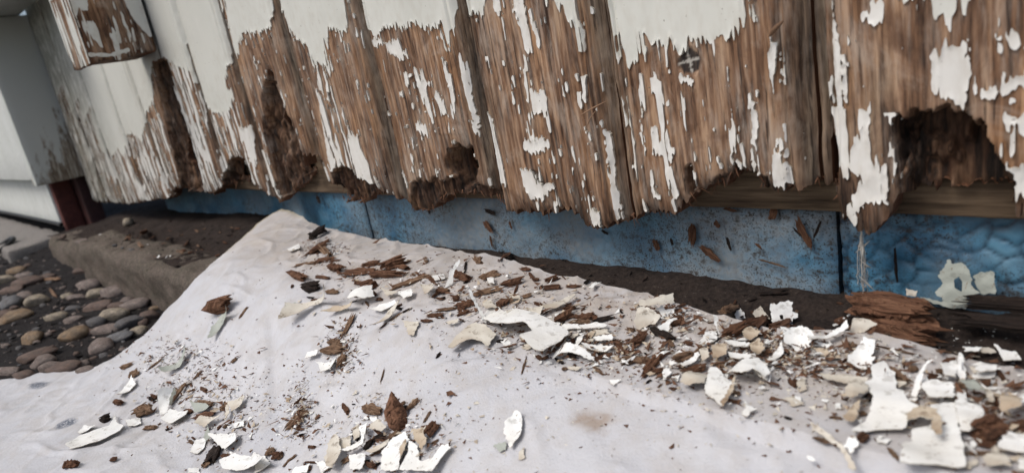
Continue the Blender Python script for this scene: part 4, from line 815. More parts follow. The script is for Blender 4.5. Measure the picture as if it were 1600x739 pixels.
flake(z7((440, 330), (480, 300), (550, 250), (548, 262), (490, 310), (455, 335)), 'w', 20, 0, 'thin white sliver propped against the left end of the log', upright=z7((448, 335))[0], lean=.3, nz=.01); flake(z7((1200, 490), (1310, 490), (1290, 515), (1210, 512)), 'w', 30, 0, None, .003); flake(z7((1275, 500), (1340, 490), (1390, 520), (1300, 525)), 'c', 40, .2, None, .003); flake(z7((310, 440), (420, 430), (540, 375), (553, 400), (430, 450), (330, 485)), 'w', 70, 1.6, 'long wavy white flake trailing from the cup-shaped curl', .004); flake(z7((340, 480), (400, 480), (500, 540), (430, 540), (370, 510)), 'b', 40, 1.0, 'dark backed flake lying below the wavy one', .002); flake(z7((60, 570), (120, 500), (160, 450), (155, 510), (100, 570)), 'w', 70, 2.3, None, .002); flake(z7((-5, 610), (70, 640), (75, 685), (0, 640)), 'w', -80, .5, None, .003); flake(z7((1170, 490), (1190, 480), (1215, 600), (1195, 660), (1180, 590)), 'w', 40, .2, None, upright=z7((1200, 660))[0], lean=.8); flake(z7((1250, 640), (1290, 600), (1400, 620), (1340, 650)), 'w', 30)
# foot of the sheet
flake(z2((120, 625), (180, 590), (320, 545), (345, 500), (355, 530), (385, 545), (370, 570), (280, 610), (150, 642)), 'w', 8, .3, 'long white flake shaped like a fish near the blue-grey smudges', .0015); flake(z2((390, 510), (455, 500), (460, 525), (400, 537)), 'w', 12); flake(z2((530, 380), (560, 365), (600, 365), (582, 430), (577, 480), (545, 487), (535, 440)), 'w', 60, 0, 'upright curled white strip beside a brown stick', upright=z2((560, 487))[0], lean=.8)
flake(z2((575, 440), (585, 385), (612, 365), (615, 400), (595, 435)), 's', 70, 0, None, upright=z2((585, 445))[0], lean=.8); flake(z2((560, 515), (600, 475), (675, 475), (660, 517), (590, 532)), 'w', 20, .4, 'four-cornered white flake below the curled strip', .002); flake(z2((865, 440), (935, 405), (925, 445), (880, 477)), 'c', 20, .4, 'yellowish cream flake with a slit above the heap', .003); flake(z2((715, 540), (740, 505), (830, 510), (780, 530), (760, 552)), 'c', 40, .4, None, .004); flake(z2((680, 650), (710, 600), (750, 590), (745, 630), (715, 660)), 'w', 30, 1); flake(z2((780, 600), (900, 580), (895, 620), (850, 655)), 'w', 25, .5, None, .004); flake(z2((840, 720), (900, 680), (980, 680), (1045, 710), (1000, 745), (850, 745)), 'w', 20, .4, None, .003); flake(z2((700, 440), (760, 440), (785, 465), (710, 482)), 's', 40, .2, None, .003); flake(z2((350, 400), (430, 330), (440, 350), (370, 412)), 'w', 60, 2.2, None, .001); flake(z2((565, 290), (630, 250), (680, 185), (675, 222), (640, 272), (580, 302)), 's', 90, .8, 'grey crescent paint curl above the curled strip', .002); flake(z2((780, 155), (790, 100), (830, 40), (890, 25), (840, 65), (800, 132)), 's', 90, .8, 'grey crescent paint curl below the brown chip on the slope', .002); flake(z2((870, 525), (920, 505), (922, 535), (880, 542)), 'w', 30); flake(z2((805, 420), (835, 415), (830, 442)), 'w', 20); flake(z2((750, 600), (775, 555), (785, 590), (765, 625)), 's', 60, .5, None, .003); flake(z2((845, 500), (860, 440), (868, 480), (855, 515)), 'c', 80, .3, None, .003); flake(z2((180, 560), (210, 535), (260, 535), (190, 572)), 'w', 30); flake(z2((670, 725), (715, 720), (720, 745), (670, 745)), 'w'); flake(z2((945, 680), (965, 650), (1000, 670), (980, 690)), 'w', 30)
# round the pointed chunk
flake(z4((760, 640), (820, 560), (890, 520), (910, 570), (870, 660), (850, 745), (750, 745)), 'w', 12, .5, 'big white flake below the pointed brown chunk', .003); flake(z4((910, 560), (950, 600), (970, 690), (1040, 660), (1100, 600), (1140, 590), (1155, 620), (1090, 680), (1050, 745), (860, 745), (900, 640)), 'w', 10, .2, 'white flake with a long arm reaching off the heap', .002); flake(z4((560, 640), (650, 600), (680, 480), (630, 500), (640, 570), (530, 632)), 'w', 30, .7, None, .004); flake(z4((560, 660), (660, 650), (640, 745), (565, 745)), 'w', 15, .5, None, .003); flake(z4((455, 600), (490, 545), (515, 560), (520, 650), (480, 745), (440, 722)), 'c', 25, .2, 'upright tan cream flake at the left of the heap', .004); flake(z4((300, 87), (315, 50), (380, 40), (370, 70)), 'w', 30, .3, 'white tipped flake on the crease of the sheet', .003); flake(z4((1455, 470), (1530, 385), (1555, 430), (1545, 540), (1490, 617), (1460, 530)), 'w', 14, .3, 'leaf-shaped white flake lying alone on the sheet', .002); flake(z4((945, 520), (1000, 500), (1025, 580), (990, 632), (950, 560)), 'b', 30, .6, None, .004); flake(z4((695, 480), (760, 465), (790, 500), (760, 527), (700, 520)), 'c', -50, .4, None, .004); flake(z4((230, 710), (320, 690), (310, 745), (220, 745)), 'w', 15); flake(z4((355, 680), (400, 675), (440, 715), (390, 745)), 'w', 25); flake(z4((0, 640), (60, 650), (100, 700), (30, 745), (0, 745)), 'w', 15); flake(z4((670, 425), (710, 420), (712, 455), (690, 462)), 'w', 30); flake(z4((870, 640), (905, 570), (912, 600), (880, 690)), 'b', 60, .6, None, .005); flake(z4((660, 640), (740, 600), (800, 570), (790, 600), (700, 650)), 'c', 50, 1.4, None, .004); flake(z4((580, 500), (620, 470), (625, 550), (590, 570)), 'c', 50, .4, None, .003); flake(z4((500, 560), (560, 530), (570, 600), (520, 620)), 'c', 50, .4, None, .002); flake(z4((400, 650), (450, 620), (455, 690), (410, 690)), 'c', 30); flake(z4((1380, 590), (1460, 560), (1455, 610), (1420, 622)), 's', 60, .3, None, .001); flake(z4((1530, 620), (1560, 600), (1570, 660), (1535, 665)), 'c', 30)
# along the hump
flake(z3((430, 400), (500, 380), (560, 355), (565, 395), (520, 420), (450, 417)), 'w', -50, .5, None, .004); flake(z3((170, 530), (200, 440), (280, 400), (400, 375), (420, 390), (350, 410), (270, 422), (215, 482)), 'c', 50, .8, 'long drooping cream paint peel on the hump', .003, nz=.03); flake(z3((545, 445), (600, 420), (665, 405), (667, 420), (590, 457)), 'w', 50, 1.4, None, .003); flake(z3((545, 540), (620, 460), (690, 420), (622, 492)), 'c', 60, 2.3, None, .002); flake(z3((905, 250), (950, 195), (957, 205), (925, 257), (920, 310), (880, 332), (900, 280)), 'w', 15, .4, 'forked white flake standing among brown chips on the hump', upright=z3((900, 330))[0], lean=.4, nz=.02); flake(z3((700, 500), (770, 490), (760, 520), (745, 560), (720, 557)), 'c', 30, .3, None, .001, nz=.1); flake(z3((150, 160), (205, 135), (212, 155), (160, 167)), 'w', 20, .2, 'lone white flake below the slit board', .0015); flake(z3((820, 280), (880, 270), (887, 295), (840, 302)), 'w', 40); flake(z3((310, 700), (390, 670), (387, 710), (320, 732)), 'w', 60, .4, None, .002); flake(z3((330, 470), (380, 430), (475, 420), (470, 440), (400, 450)), 'b', 40, 1, None, .003); flake(z3((150, 440), (185, 400), (200, 410), (160, 450)), 's', 70, .8, None, .001); flake(z3((780, 345), (835, 335), (840, 360), (800, 380)), 'c', 90, .4, None, .004); flake(z3((600, 360), (660, 360), (680, 380), (620, 380)), 'c', 40, .2, None, .003); flake(z3((670, 370), (740, 350), (745, 385), (700, 395)), 'w', 30, .2, None, .003)

# random smaller flakes, shared meshes
PROT = {}
for kd in ('w', 'c', 'b'):
    L = []
    for i in range(8):
        r = np.random.RandomState(i*7+ord(kd)); n = r.randint(5, 9); a = np.sort(r.rand(n)*2*math.pi); rad = r.uniform(.35, 1.0, n); el = r.uniform(.45, 1.0)
        P = np.stack([np.cos(a)*rad, np.sin(a)*rad*el], 1)*.01
        L.append(flake_mesh(P, r.uniform(-90, 120), r.rand()*3, .0003, MATS[kd], i+20, .10))
    PROT[kd] = L
def scatter_flake(px, py, size, kd):
    p = on_surf(px, py); n = normal_at(p[0], p[1]); m = frame(n+np.array([RS.normal(0, .28), RS.normal(0, .28), 0]), RS.rand()*6.28).to_4x4()
    o = link('paint_chip', random.choice(PROT[kd])); m.translation = Vector(p+np.array([0, 0, .0004+abs(RS.normal(0, .0012))])); s = size/.02
    o.matrix_world = m @ Matrix.Diagonal((s, s, s*.8, 1)); z = zone(px, py)
    tag(o, 'small %s paint chip %s' % (CW[kd], z[0]), 'paint chip', z[1])
BANDS = [([(700, 470), (1010, 520), (1010, 590), (860, 590), (700, 500)], 45), ([(1010, 500), (1240, 500), (1240, 600), (1140, 640), (1000, 600)], 60), ([(1240, 540), (1600, 560), (1600, 735), (1440, 735), (1300, 640)], 65), ([(520, 600), (690, 640), (680, 735), (440, 735), (500, 690)], 45), ([(230, 590), (400, 620), (400, 735), (330, 730), (200, 640)], 40), ([(450, 460), (760, 420), (760, 500), (480, 500)], 30), ([(215, 545), (300, 540), (320, 600), (230, 590)], 12)]
def inpoly(poly):
    P = np.array(poly); lo, hi = P.min(0), P.max(0)
    while True:
        q = lo+(hi-lo)*RS.rand(2)
        if sdf(poly, np.array([q[0]]), np.array([q[1]]))[0] > 0: return q
for poly, n in BANDS:
    for i in range(int(n*.95)):
        q = inpoly(poly); scatter_flake(q[0], q[1], RS.uniform(.002, .0068), RS.choice(['w', 'w', 'c', 'c', 'b']))

# ------------------------------------------------------------------ wood chips
def chunk_mesh(seed, mats, taper=.5, flat=.6, rings=9, sides=9, rough=.28, bow=.0, n_spl=5):
    """unit chunk, length 1 along x: a rough core with splintered fibres along it, ends broken unevenly"""
    r = np.random.RandomState(seed); V = []; F = []; T = []
    def prism(cx, cy, cz, L, w, h, rings, sides, rg, tp, tilt):
        base = len(V); ph = r.rand()*6; sb = 1+r.uniform(-.35, .35, sides); o0 = r.uniform(-.16, .16, sides)*L; o1 = r.uniform(-.16, .16, sides)*L
        for i in range(rings):
            t = i/(rings-1); e = abs(2*t-1); p = 1-tp*e**2
            for j in range(sides):
                a = 2*math.pi*j/sides+ph; q = p*sb[j]*(1+rg*r.uniform(-1, 1))
                x = cx+(t-.5)*L+o0[j]*(1-t)**2+o1[j]*t**2
                V.append((x, cy+.5*w*q*math.cos(a)+tilt[0]*(t-.5), cz+.5*h*q*math.sin(a)+tilt[1]*(t-.5)))
        for i in range(rings-1):
            for j in range(sides): a = base+i*sides+j; b = base+i*sides+(j+1) % sides; F.append((a, b, b+sides, a+sides))
        n = len(V); V.append((cx-.40*L, cy-tilt[0]*.4, cz-tilt[1]*.4)); V.append((cx+.40*L, cy+tilt[0]*.4, cz+tilt[1]*.4)); e = base+(rings-1)*sides
        for j in range(sides): T.append((n, base+(j+1) % sides, base+j)); T.append((n+1, e+j, e+(j+1) % sides))
    prism(0, 0, 0, .82, .85, flat*.85, rings, sides, rough, taper, (0, 0))
    for k in range(n_spl):
        a = r.uniform(0, 2*math.pi); L = r.uniform(.35, .95)
        prism(r.uniform(-.12, .12), .34*math.cos(a), .34*flat*math.sin(a), L, r.uniform(.18, .42), r.uniform(.18, .42)*flat, 5, 5, .25, r.uniform(.2, .8), (r.normal(0, .09), r.normal(0, .07)))
    return mesh_from('wood_chip', np.array(V), [(np.array(F), 0, False), (np.array(T), 0, False)], mats)
CH = {k: [chunk_mesh(40*q+i, [m], .1+.5*(i % 3)/2, .45+.35*(i % 2), 9, 9, .30) for i in range(12)] for q, (k, m) in enumerate({'r': M_ROTX, 'd': M_CHIP2, 'k': M_DARKCHIP}.items())}
KW = {'r': 'red-brown rotten', 'd': 'pale dry', 'k': 'dark wet'}
def chip(a, b, wpx, kd='r', label=None, name='wood_chip', cat='wood chip', lift=.0, hr=1.0, mesh=None, rise=0.0, unique=True, group=None):
    A = on_surf(*a); B = on_surf(*b); c = (A+B)/2; c[2] = (surf_z(A[0], A[1])+surf_z(B[0], B[1]))/2; d = B-A; L = max(np.linalg.norm(d), .003); dist = np.linalg.norm(c-CAM); wd = wpx*dist/FPX
    x = Vector(d/L); x = (x+Vector((0, 0, rise))).normalized(); n = Vector(normal_at(c[0], c[1])); y = n.cross(x).normalized(); z = x.cross(y)
    me = mesh or random.choice(CH[kd]); o = link(name, me)
    m = Matrix.Identity(4)
    for i in range(3): m[i][0] = x[i]*L*1.05; m[i][1] = y[i]*wd*1.15; m[i][2] = z[i]*wd*1.3*hr
    ext = max(v.co.z for v in me.vertices)*wd*1.3*hr
    m.translation = Vector(c)+z*(ext*.75+lift); o.matrix_world = m
    zz = zone((a[0]+b[0])/2, (a[1]+b[1])/2); lp = math.hypot(b[0]-a[0], b[1]-a[1]); ad = ('short' if lp < 18 else 'long' if lp > 30 else 'middling')+(' slim' if wpx < .3*lp else ' stout' if wpx > .5*lp else '')
    tag(o, label or '%s %s wood chip %s' % (ad, KW[kd], zz[0]), cat, group or zz[1]); return o
def chips(zf, L):
    for a, b, wd, k, *lab in L: chip(zf(a)[0], zf(b)[0], wd, k, lab[0] if lab else None)
chips(z6, [((190, 500), (300, 385), 17, 'r', 'large red-brown rotten chunk lying clear on the sheet'), ((95, 415), (235, 422), 10, 'd', 'straight brown stick behind the large red-brown chunk'), ((150, 355), (225, 305), 14, 'r'), ((250, 285), (355, 340), 12, 'k'), ((80, 325), (95, 380), 9, 'r'), ((590, 320), (700, 265), 17, 'r'), ((700, 280), (800, 240), 14, 'r'), ((795, 290), (905, 240), 20, 'r'), ((410, 490), (505, 450), 16, 'r'), ((355, 430), (440, 390), 15, 'd'), ((335, 250), (405, 240), 15, 'r'), ((580, 205), (640, 160), 16, 'd'), ((680, 235), (800, 215), 9, 'r'), ((390, 335), (445, 345), 9, 'r'), ((450, 385), (490, 360), 10, 'd'), ((250, 490), (305, 480), 10, 'r'), ((0, 405), (55, 400), 9, 'r'), ((600, 570), (675, 585), 9, 'd'), ((880, 380), (920, 378), 4, 'r'), ((360, 195), (390, 190), 9, 'r'), ((530, 345), (580, 300), 3, 'k'), ((880, 700), (915, 697), 5, 'k', 'small dark brown crumb lying alone on the sheet'), ((900, 520), (935, 545), 8, 'r'), ((120, 260), (160, 275), 8, 'd'), ((550, 440), (600, 445), 9, 'd')])
chips(z5, [((220, 240), (395, 200), 13, 'd', 'longest grey-brown splintered stick behind the standing sliver'), ((385, 190), (505, 160), 11, 'r'), ((120, 320), (235, 275), 15, 'r'), ((95, 110), (195, 150), 16, 'r'), ((355, 300), (420, 270), 15, 'r'), ((410, 345), (560, 320), 9, 'r'), ((640, 160), (715, 135), 9, 'r'), ((630, 205), (735, 195), 8, 'r'), ((755, 190), (845, 185), 8, 'r'), ((560, 150), (605, 145), 8, 'r'), ((495, 85), (550, 95), 8, 'r'), ((690, 400), (800, 355), 13, 'r'), ((790, 380), (930, 360), 15, 'r'), ((900, 390), (1035, 360), 11, 'k'), ((500, 245), (560, 230), 9, 'd'), ((570, 285), (625, 300), 6, 'r'), ((740, 325), (820, 305), 7, 'r'), ((1040, 510), (1090, 570), 9, 'r'), ((930, 600), (1030, 590), 8, 'r'), ((770, 400), (900, 390), 9, 'd'), ((260, 140), (360, 105), 9, 'd'), ((0, 205), (70, 220), 11, 'r'), ((105, 265), (145, 260), 10, 'r'), ((0, 360), (50, 360), 9, 'r'), ((390, 80), (400, 10), 8, 'r', 'upright red-brown splinter at the edge of the bare soil'), ((500, 690), (530, 600), 3, 'd'), ((910, 645), (965, 690), 7, 'd'), ((735, 680), (765, 655), 7, 'd'), ((250, 50), (265, 15), 6, 'd'), ((5, 595), (30, 570), 3, 'k'), ((780, 535), (810, 505), 8, 'r'), ((870, 480), (915, 455), 9, 'd'), ((625, 425), (670, 430), 5, 'r'), ((605, 195), (625, 180), 5, 'k'), ((200, 475), (235, 435), 7, 'd')])
chips(z3, [((255, 110), (335, 70), 12, 'k'), ((240, 190), (345, 120), 15, 'r'), ((270, 215), (385, 200), 11, 'r'), ((180, 235), (300, 215), 8, 'd'), ((300, 150), (350, 190), 9, 'd'), ((160, 270), (235, 300), 11, 'r'), ((275, 280), (345, 290), 7, 'r'), ((340, 250), (410, 255), 12, 'r'), ((410, 270), (560, 265), 15, 'r', 'longest dark chip of the rotten cluster on the hump'), ((490, 235), (590, 220), 13, 'r'), ((590, 255), (710, 215), 17, 'r'), ((540, 290), (690, 280), 13, 'r'), ((640, 235), (715, 250), 13, 'r'), ((500, 345), (570, 330), 15, 'r'), ((460, 310), (510, 320), 8, 'r'), ((225, 350), (310, 340), 17, 'k'), ((330, 355), (390, 360), 8, 'd'), ((635, 345), (820, 280), 14, 'd', 'pale split stick leaning across the hump'), ((760, 270), (850, 310), 11, 'r'), ((410, 560), (470, 470), 10, 'd'), ((345, 590), (410, 595), 8, 'd'), ((320, 640), (420, 630), 11, 'd'), ((400, 710), (425, 650), 10, 'd'), ((930, 280), (1000, 300), 15, 'r'), ((975, 260), (985, 215), 4, 'k'), ((1060, 300), (1150, 270), 9, 'd'), ((800, 470), (880, 465), 9, 'r'), ((770, 495), (830, 490), 6, 'r'), ((840, 445), (940, 430), 8, 'd'), ((940, 470), (1010, 440), 10, 'r'), ((690, 450), (725, 430), 5, 'k'), ((865, 390), (890, 380), 6, 'k'), ((850, 345), (900, 355), 10, 'd'), ((580, 520), (690, 440), 4, 'd'), ((845, 660), (865, 640), 3, 'k'), ((880, 120), (1000, 130), 9, 'k'), ((1020, 190), (1055, 220), 7, 'd'), ((1140, 210), (1190, 180), 9, 'r')])
chips(z4, [((185, 500), (310, 375), 11, 'd', 'thin dry splinter lying in the crease of the sheet'), ((1010, 540), (1070, 460), 15, 'r', 'square-ended brown chip at the right of the heap'), ((885, 390), (955, 320), 11, 'd'), ((630, 370), (740, 400), 14, 'd'), ((980, 460), (1015, 385), 4, 'd'), ((725, 215), (750, 145), 3, 'd'), ((760, 560), (840, 500), 9, 'd'), ((640, 630), (680, 560), 8, 'k'), ((680, 560), (760, 540), 8, 'k'), ((670, 645), (800, 580), 5, 'd'), ((65, 650), (100, 600), 9, 'd'), ((110, 660), (160, 640), 10, 'r'), ((160, 710), (240, 640), 5, 'd'), ((285, 680), (360, 690), 3, 'r'), ((960, 490), (1010, 480), 7, 'r'), ((505, 690), (560, 660), 9, 'd'), ((850, 360), (870, 340), 8, 'd'), ((345, 435), (375, 420), 4, 'd'), ((295, 740), (330, 710), 9, 'r'), ((1050, 80), (1072, 55), 3, 'k'), ((220, 520), (250, 505), 4, 'd'), ((650, 700), (700, 720), 9, 'r')])
chips(z2, [((775, 25), (870, 10), 22, 'r', 'brown splintered chip lying high on the left slope'), ((900, 55), (935, 5), 4, 'd'), ((600, 430), (670, 345), 10, 'd', 'tan stick beside the upright curled strip'), ((490, 280), (560, 230), 4, 'd'), ((410, 320), (455, 290), 11, 'd'), ((370, 280), (425, 260), 8, 'd'), ((345, 435), (380, 440), 9, 'r'), ((280, 520), (330, 505), 11, 'k', 'dark brown crumb behind the fish-shaped flake'), ((440, 500), (520, 470), 12, 'd'), ((430, 480), (490, 440), 10, 'd'), ((470, 545), (530, 540), 9, 'd'), ((115, 715), (180, 715), 14, 'r', 'brown chip near the blue-grey smudges on the sheet'), ((320, 690), (355, 685), 9, 'r', 'round brown crumb alone at the foot of the sheet'), ((700, 500), (790, 480), 10, 'r'), ((650, 465), (690, 470), 7, 'r'), ((770, 700), (800, 630), 18, 'k'), ((740, 720), (770, 690), 12, 'd'), ((1110, 550), (1190, 455), 9, 'd'), ((700, 430), (790, 435), 7, 'd'), ((820, 470), (850, 430), 9, 'd'), ((660, 415), (685, 400), 4, 'd'), ((830, 690), (890, 680), 6, 'd'), ((1020, 670), (1060, 640), 9, 'd'), ((1070, 680), (1095, 665), 9, 'd'), ((570, 555), (585, 545), 4, 'k'), ((865, 250), (890, 235), 4, 'd'), ((690, 330), (735, 285), 4, 'd')])
chips(z8, [((590, 75), (750, 195), 11, 'd', 'brown stick leaning on the largest white sheet'), ((1190, 540), (1350, 500), 27, 'r', 'red-brown rotten clod among the white flakes'), ((1190, 590), (1290, 570), 16, 'r'), ((970, 55), (1050, 45), 11, 'r'), ((1030, 215), (1160, 180), 11, 'd'), ((1150, 205), (1290, 165), 11, 'r'), ((1310, 90), (1355, 165), 5, 'r'), ((230, 400), (320, 410), 6, 'd'), ((770, 365), (830, 390), 8, 'r'), ((430, 560), (470, 530), 12, 'r', 'dark red chip beside the small white flake'), ((610, 600), (690, 680), 6, 'd'), ((125, 520), (270, 570), 6, 'd'), ((270, 610), (300, 640), 6, 'd'), ((430, 395), (470, 360), 10, 'd'), ((860, 150), (950, 165), 8, 'r'), ((1390, 480), (1490, 460), 11, 'r'), ((1110, 640), (1290, 620), 9, 'd'), ((1280, 270), (1310, 320), 7, 'r'), ((740, 90), (800, 70), 9, 'd'), ((300, 80), (345, 70), 6, 'r'), ((150, 120), (190, 130), 6, 'r'), ((0, 190), (20, 165), 7, 'r'), ((1420, 490), (1500, 500), 10, 'r')])
chips(z7, [((60, 410), (200, 320), 17, 'r', 'red-brown chunk behind the cup-shaped curl'), ((340, 350), (430, 395), 9, 'r'), ((0, 380), (60, 320), 13, 'r'), ((20, 160), (190, 150), 15, 'k', 'dark plank fragment lying on the bare soil'), ((480, 350), (520, 300), 14, 'r'), ((700, 440), (855, 370), 9, 'd'), ((550, 365), (590, 350), 9, 'd'), ((690, 460), (960, 525), 3, 'd', 'thin dry stalk lying below the rotten log'), ((1400, 600), (1435, 668), 6, 'r'), ((1255, 400), (1320, 380), 10, 'k'), ((170, 495), (215, 490), 4, 'r'), ((195, 660), (235, 690), 7, 'r'), ((350, 625), (390, 640), 6, 'r'), ((490, 590), (530, 585), 5, 'r'), ((1040, 490), (1130, 495), 7, 'd'), ((515, 465), (580, 455), 10, 'd')])
# the pointed chunk, stood on its broad end
def pointed():
    poly = z4((740, 390), (785, 258), (830, 320), (870, 370), (890, 450), (890, 490), (830, 512), (770, 475)); foot = on_surf(*z4((830, 505))[0])
    n = (CAM-foot)*np.array([1, 1, 0]); n /= np.linalg.norm(n); n = n*.8+np.array([0, 0, .6])
    P3 = [CAM+ray(a, b)*((foot-CAM)@n)/(ray(a, b)@n) for a, b in poly]; C = np.mean(P3, 0); m = frame(n); R = np.array(m); L = np.array([((p-C)@R)[:2] for p in P3])
    size = np.ptp(L, axis=0).max(); res = size/60; us = np.arange(L[:, 0].min()-2*res, L[:, 0].max()+3*res, res); vs_ = np.arange(L[:, 1].min()-2*res, L[:, 1].max()+3*res, res); U, V_ = np.meshgrid(us, vs_)
    S = sdf(L, U, V_)+.0004*fbm(U*700, V_*700, 2, 2); h = np.sqrt(np.clip(S, 0, 1)*.006)*.9+.0016*(fbm(U*380, V_*380, 3, 4)-.8*np.clip(1-np.abs(vn(U*500, V_*420, 5))*6, 0, 1))*sstep(0, .002, S)
    o = link('wood_chunk', slab('wood_chunk', us, vs_, S, h, -h*.6-.0005, [], {}, [M_CHUNK]*3, axis='xy', back_faces=True)); mm = m.to_4x4(); mm.translation = Vector(C); o.matrix_world = mm
    tag(o, 'pointed red-brown rotten chunk standing on the heap of flakes', 'wood chunk')
pointed()
# the split rotten log by the foam and the wet battens behind it
def log():
    c = on_surf(*z7((800, 400))[0]); base = np.array([c[0], .004, c[2]]); root = empty('rotten_log', tuple(base)); tag(root, 'split rotten log end with ragged fibres lying against the foam', 'log')
    def piece(nm, a, b, wd, ht, zc, y, seed):
        A = on_y(*a, y); B = on_y(*b, y); d = B-A; L = np.linalg.norm(d); me = chunk_mesh(seed, [M_ROTX], .06, .95, 26, 22, .13, 0, 16); o = link(nm, me)
        x = Vector(d/L); yv = Vector((0, 0, 1)).cross(x).normalized(); z = x.cross(yv); m = Matrix.Identity(4); q = (A+B)/2
        for i in range(3): m[i][0] = x[i]*L; m[i][1] = yv[i]*wd; m[i][2] = z[i]*ht
        m.translation = Vector(q); o.parent = root; o.matrix_parent_inverse = Matrix.Translation(-Vector(base)); o.matrix_basis = m
    piece('upper_half', z7((535, 185))[0], z7((1030, 255))[0], .016, .0125, 0, .004, 501); piece('lower_half', z7((600, 330))[0], z7((1048, 395))[0], .017, .0125, 0, -.004, 502)
log()
def batten(a, b, wd, ht, y, seed, label):
    A = on_y(*a, y); B = on_y(*b, y); d = B-A; L = np.linalg.norm(d); me = chunk_mesh(seed, [M_DARKCHIP], .06, 1.0, 22, 14, .12, 0, 8); o = link('wet_batten', me); x = Vector(d/L); yv = Vector((0, 0, 1)).cross(x).normalized(); z = x.cross(yv); m = Matrix.Identity(4)
    for i in range(3): m[i][0] = x[i]*L; m[i][1] = yv[i]*wd; m[i][2] = z[i]*ht
    m.translation = Vector((A+B)/2); o.matrix_world = m; tag(o, label, 'batten')
batten(z7((1215, 190))[0], z7((1900, 235))[0], .009, .0062, .014, 601, 'wet dark batten lying against the foam beside the log'); batten(z7((1120, 285))[0], z7((1900, 345))[0], .010, .0060, .004, 602, 'lower wet dark batten half sunk in the soil')

# scraps of rotten wood caught on the face of the foam
SC = [((1243, 340), (1268, 388), 12, 'r', 'forked brown scrap hanging on the blue foam'), ((1238, 355), (1256, 372), 4, 'k', None), ((1283, 345), (1272, 372), 4, 'k', None), ((1210, 315), (1206, 343), 12, 'r', 'brown scrap hanging under the two white drips'), ((1222, 300), (1232, 315), 20, 'k', 'dark clod caught at the edge of the sole plate'), ((1095, 385), (1124, 408), 11, 'r', 'brown leaf-shaped scrap stuck on dusty foam'), ((1083, 350), (1080, 382), 13, 'r', 'brown scrap stuck below the ragged middle board'), ((1022, 375), (1028, 392), 9, 'r', None), ((1116, 345), (1124, 356), 9, 'r', None), ((1135, 370), (1142, 392), 5, 'k', None), ((758, 328), (775, 334), 8, 'k', None), ((757, 345), (768, 362), 10, 'r', None), ((766, 368), (769, 385), 4, 'r', None), ((665, 318), (672, 334), 7, 'k', None), ((1130, 325), (1150, 330), 6, 'r', None), ((795, 345), (800, 358), 5, 'r', None), ((1398, 385), (1402, 440), 4, 'k', None), ((495, 305), (500, 318), 8, 'k', None), ((1048, 372), (1052, 384), 5, 'k', None), ((1180, 380), (1190, 388), 6, 'r', None), ((940, 360), (950, 366), 5, 'k', None), ((1185, 405), (1230, 418), 3, 'd', None)]
for a, b, wd, k, lab in SC:
    y = .0268; A = on_y(*a, y); B = on_y(*b, y); d = B-A; L = np.linalg.norm(d); w_ = wd*np.linalg.norm(A-CAM)/FPX
    o = link('wood_scrap', random.choice(CH[k])); x = Vector(d/L); z = Vector((0, -1, 0)); yv = z.cross(x).normalized(); m = Matrix.Identity(4)
    for i in range(3): m[i][0] = x[i]*L*1.05; m[i][1] = yv[i]*w_; m[i][2] = z[i]*w_*.8
    m.translation = Vector((A+B)/2); o.matrix_world = m; tag(o, lab or 'tiny %s scrap stuck to the blue foam' % KW[k], 'wood scrap', 'scraps stuck to the foam')
# smaller chips by the hundred
for poly, n in [(BANDS[0][0], 26), (BANDS[1][0], 34), (BANDS[2][0], 24), (BANDS[3][0], 14), (BANDS[4][0], 14), ([(450, 440), (780, 390), (1000, 470), (1000, 520), (760, 480), (480, 490)], 34), ([(180, 362), (380, 355), (340, 405), (230, 405)], 40), ([(960, 460), (1330, 470), (1330, 510), (1000, 490)], 14)]:
    for i in range(n):
        q = inpoly(poly); an = RS.normal(0, .6); l = RS.uniform(5, 15); k = RS.choice(['r', 'r', 'd', 'k'])
        lab = None; grp = None
        if q[0] < 400 and q[1] < 420: lab = 'small %s wood chip on the soil behind the kerb' % KW[k]; grp = 'chips behind the kerb'; l *= .7
        chip((q[0]-l*math.cos(an)/2, q[1]-l*math.sin(an)/2), (q[0]+l*math.cos(an)/2, q[1]+l*math.sin(an)/2), l*RS.uniform(.3, .6), k, lab or 'small %s wood chip %s' % (KW[k], zone(*q)[0]), group=grp)

# crumbs and dust: too many and too fine to count
def crumbs(name, n, sampler, size, mat, seed, label, cat, long=2.4):
    r = np.random.RandomState(seed); V = []; F = []
    for i in range(n):
        x, y, z = sampler(r); s = size[0]+(size[1]-size[0])*r.rand()**2.5; d = r.normal(size=(4, 3)); d /= np.linalg.norm(d, axis=1, keepdims=True); d[:, 2] *= .5; d[0] *= r.uniform(.8, long); k = len(V)
        for q in d: V.append((x+q[0]*s, y+q[1]*s, z+max(q[2]*s, -.2*s)+.2*s))
        F += [(k, k+1, k+2), (k, k+2, k+3), (k, k+3, k+1), (k+1, k+3, k+2)]
    o = link(name, mesh_from(name, np.array(V), [(np.array(F), 0, False)], [mat])); tag(o, label, cat, kind='stuff')
PTS = []
rr = np.random.RandomState(5)
cent = [(950, 560, 130, 40), (1130, 570, 110, 45), (1420, 640, 150, 60), (600, 690, 80, 50), (320, 660, 80, 50), (600, 440, 130, 30), (800, 470, 130, 30), (480, 600, 120, 70), (260, 570, 50, 35), (800, 640, 260, 70), (1250, 590, 100, 35), (1000, 490, 160, 25)]
for i in range(7000):
    c = cent[rr.randint(len(cent))]; PTS.append((rr.normal(c[0], c[2]), rr.normal(c[1], c[3])))
PTS = np.array(PTS); PTS = PTS[(PTS[:, 1] > 385) & (PTS[:, 1] < 760)]
D = FWD[None]+RIGHT[None]*((PTS[:, 0]-800)/FPX)[:, None]+UP[None]*((369.5-PTS[:, 1])/FPX)[:, None]
zc = np.full(len(PTS), -.055)
for it in range(12):
    Q = CAM+D*((zc-CAM[2])/D[:, 2])[:, None]; zc = .5*zc+.5*cloth_z(Q[:, 0], Q[:, 1])
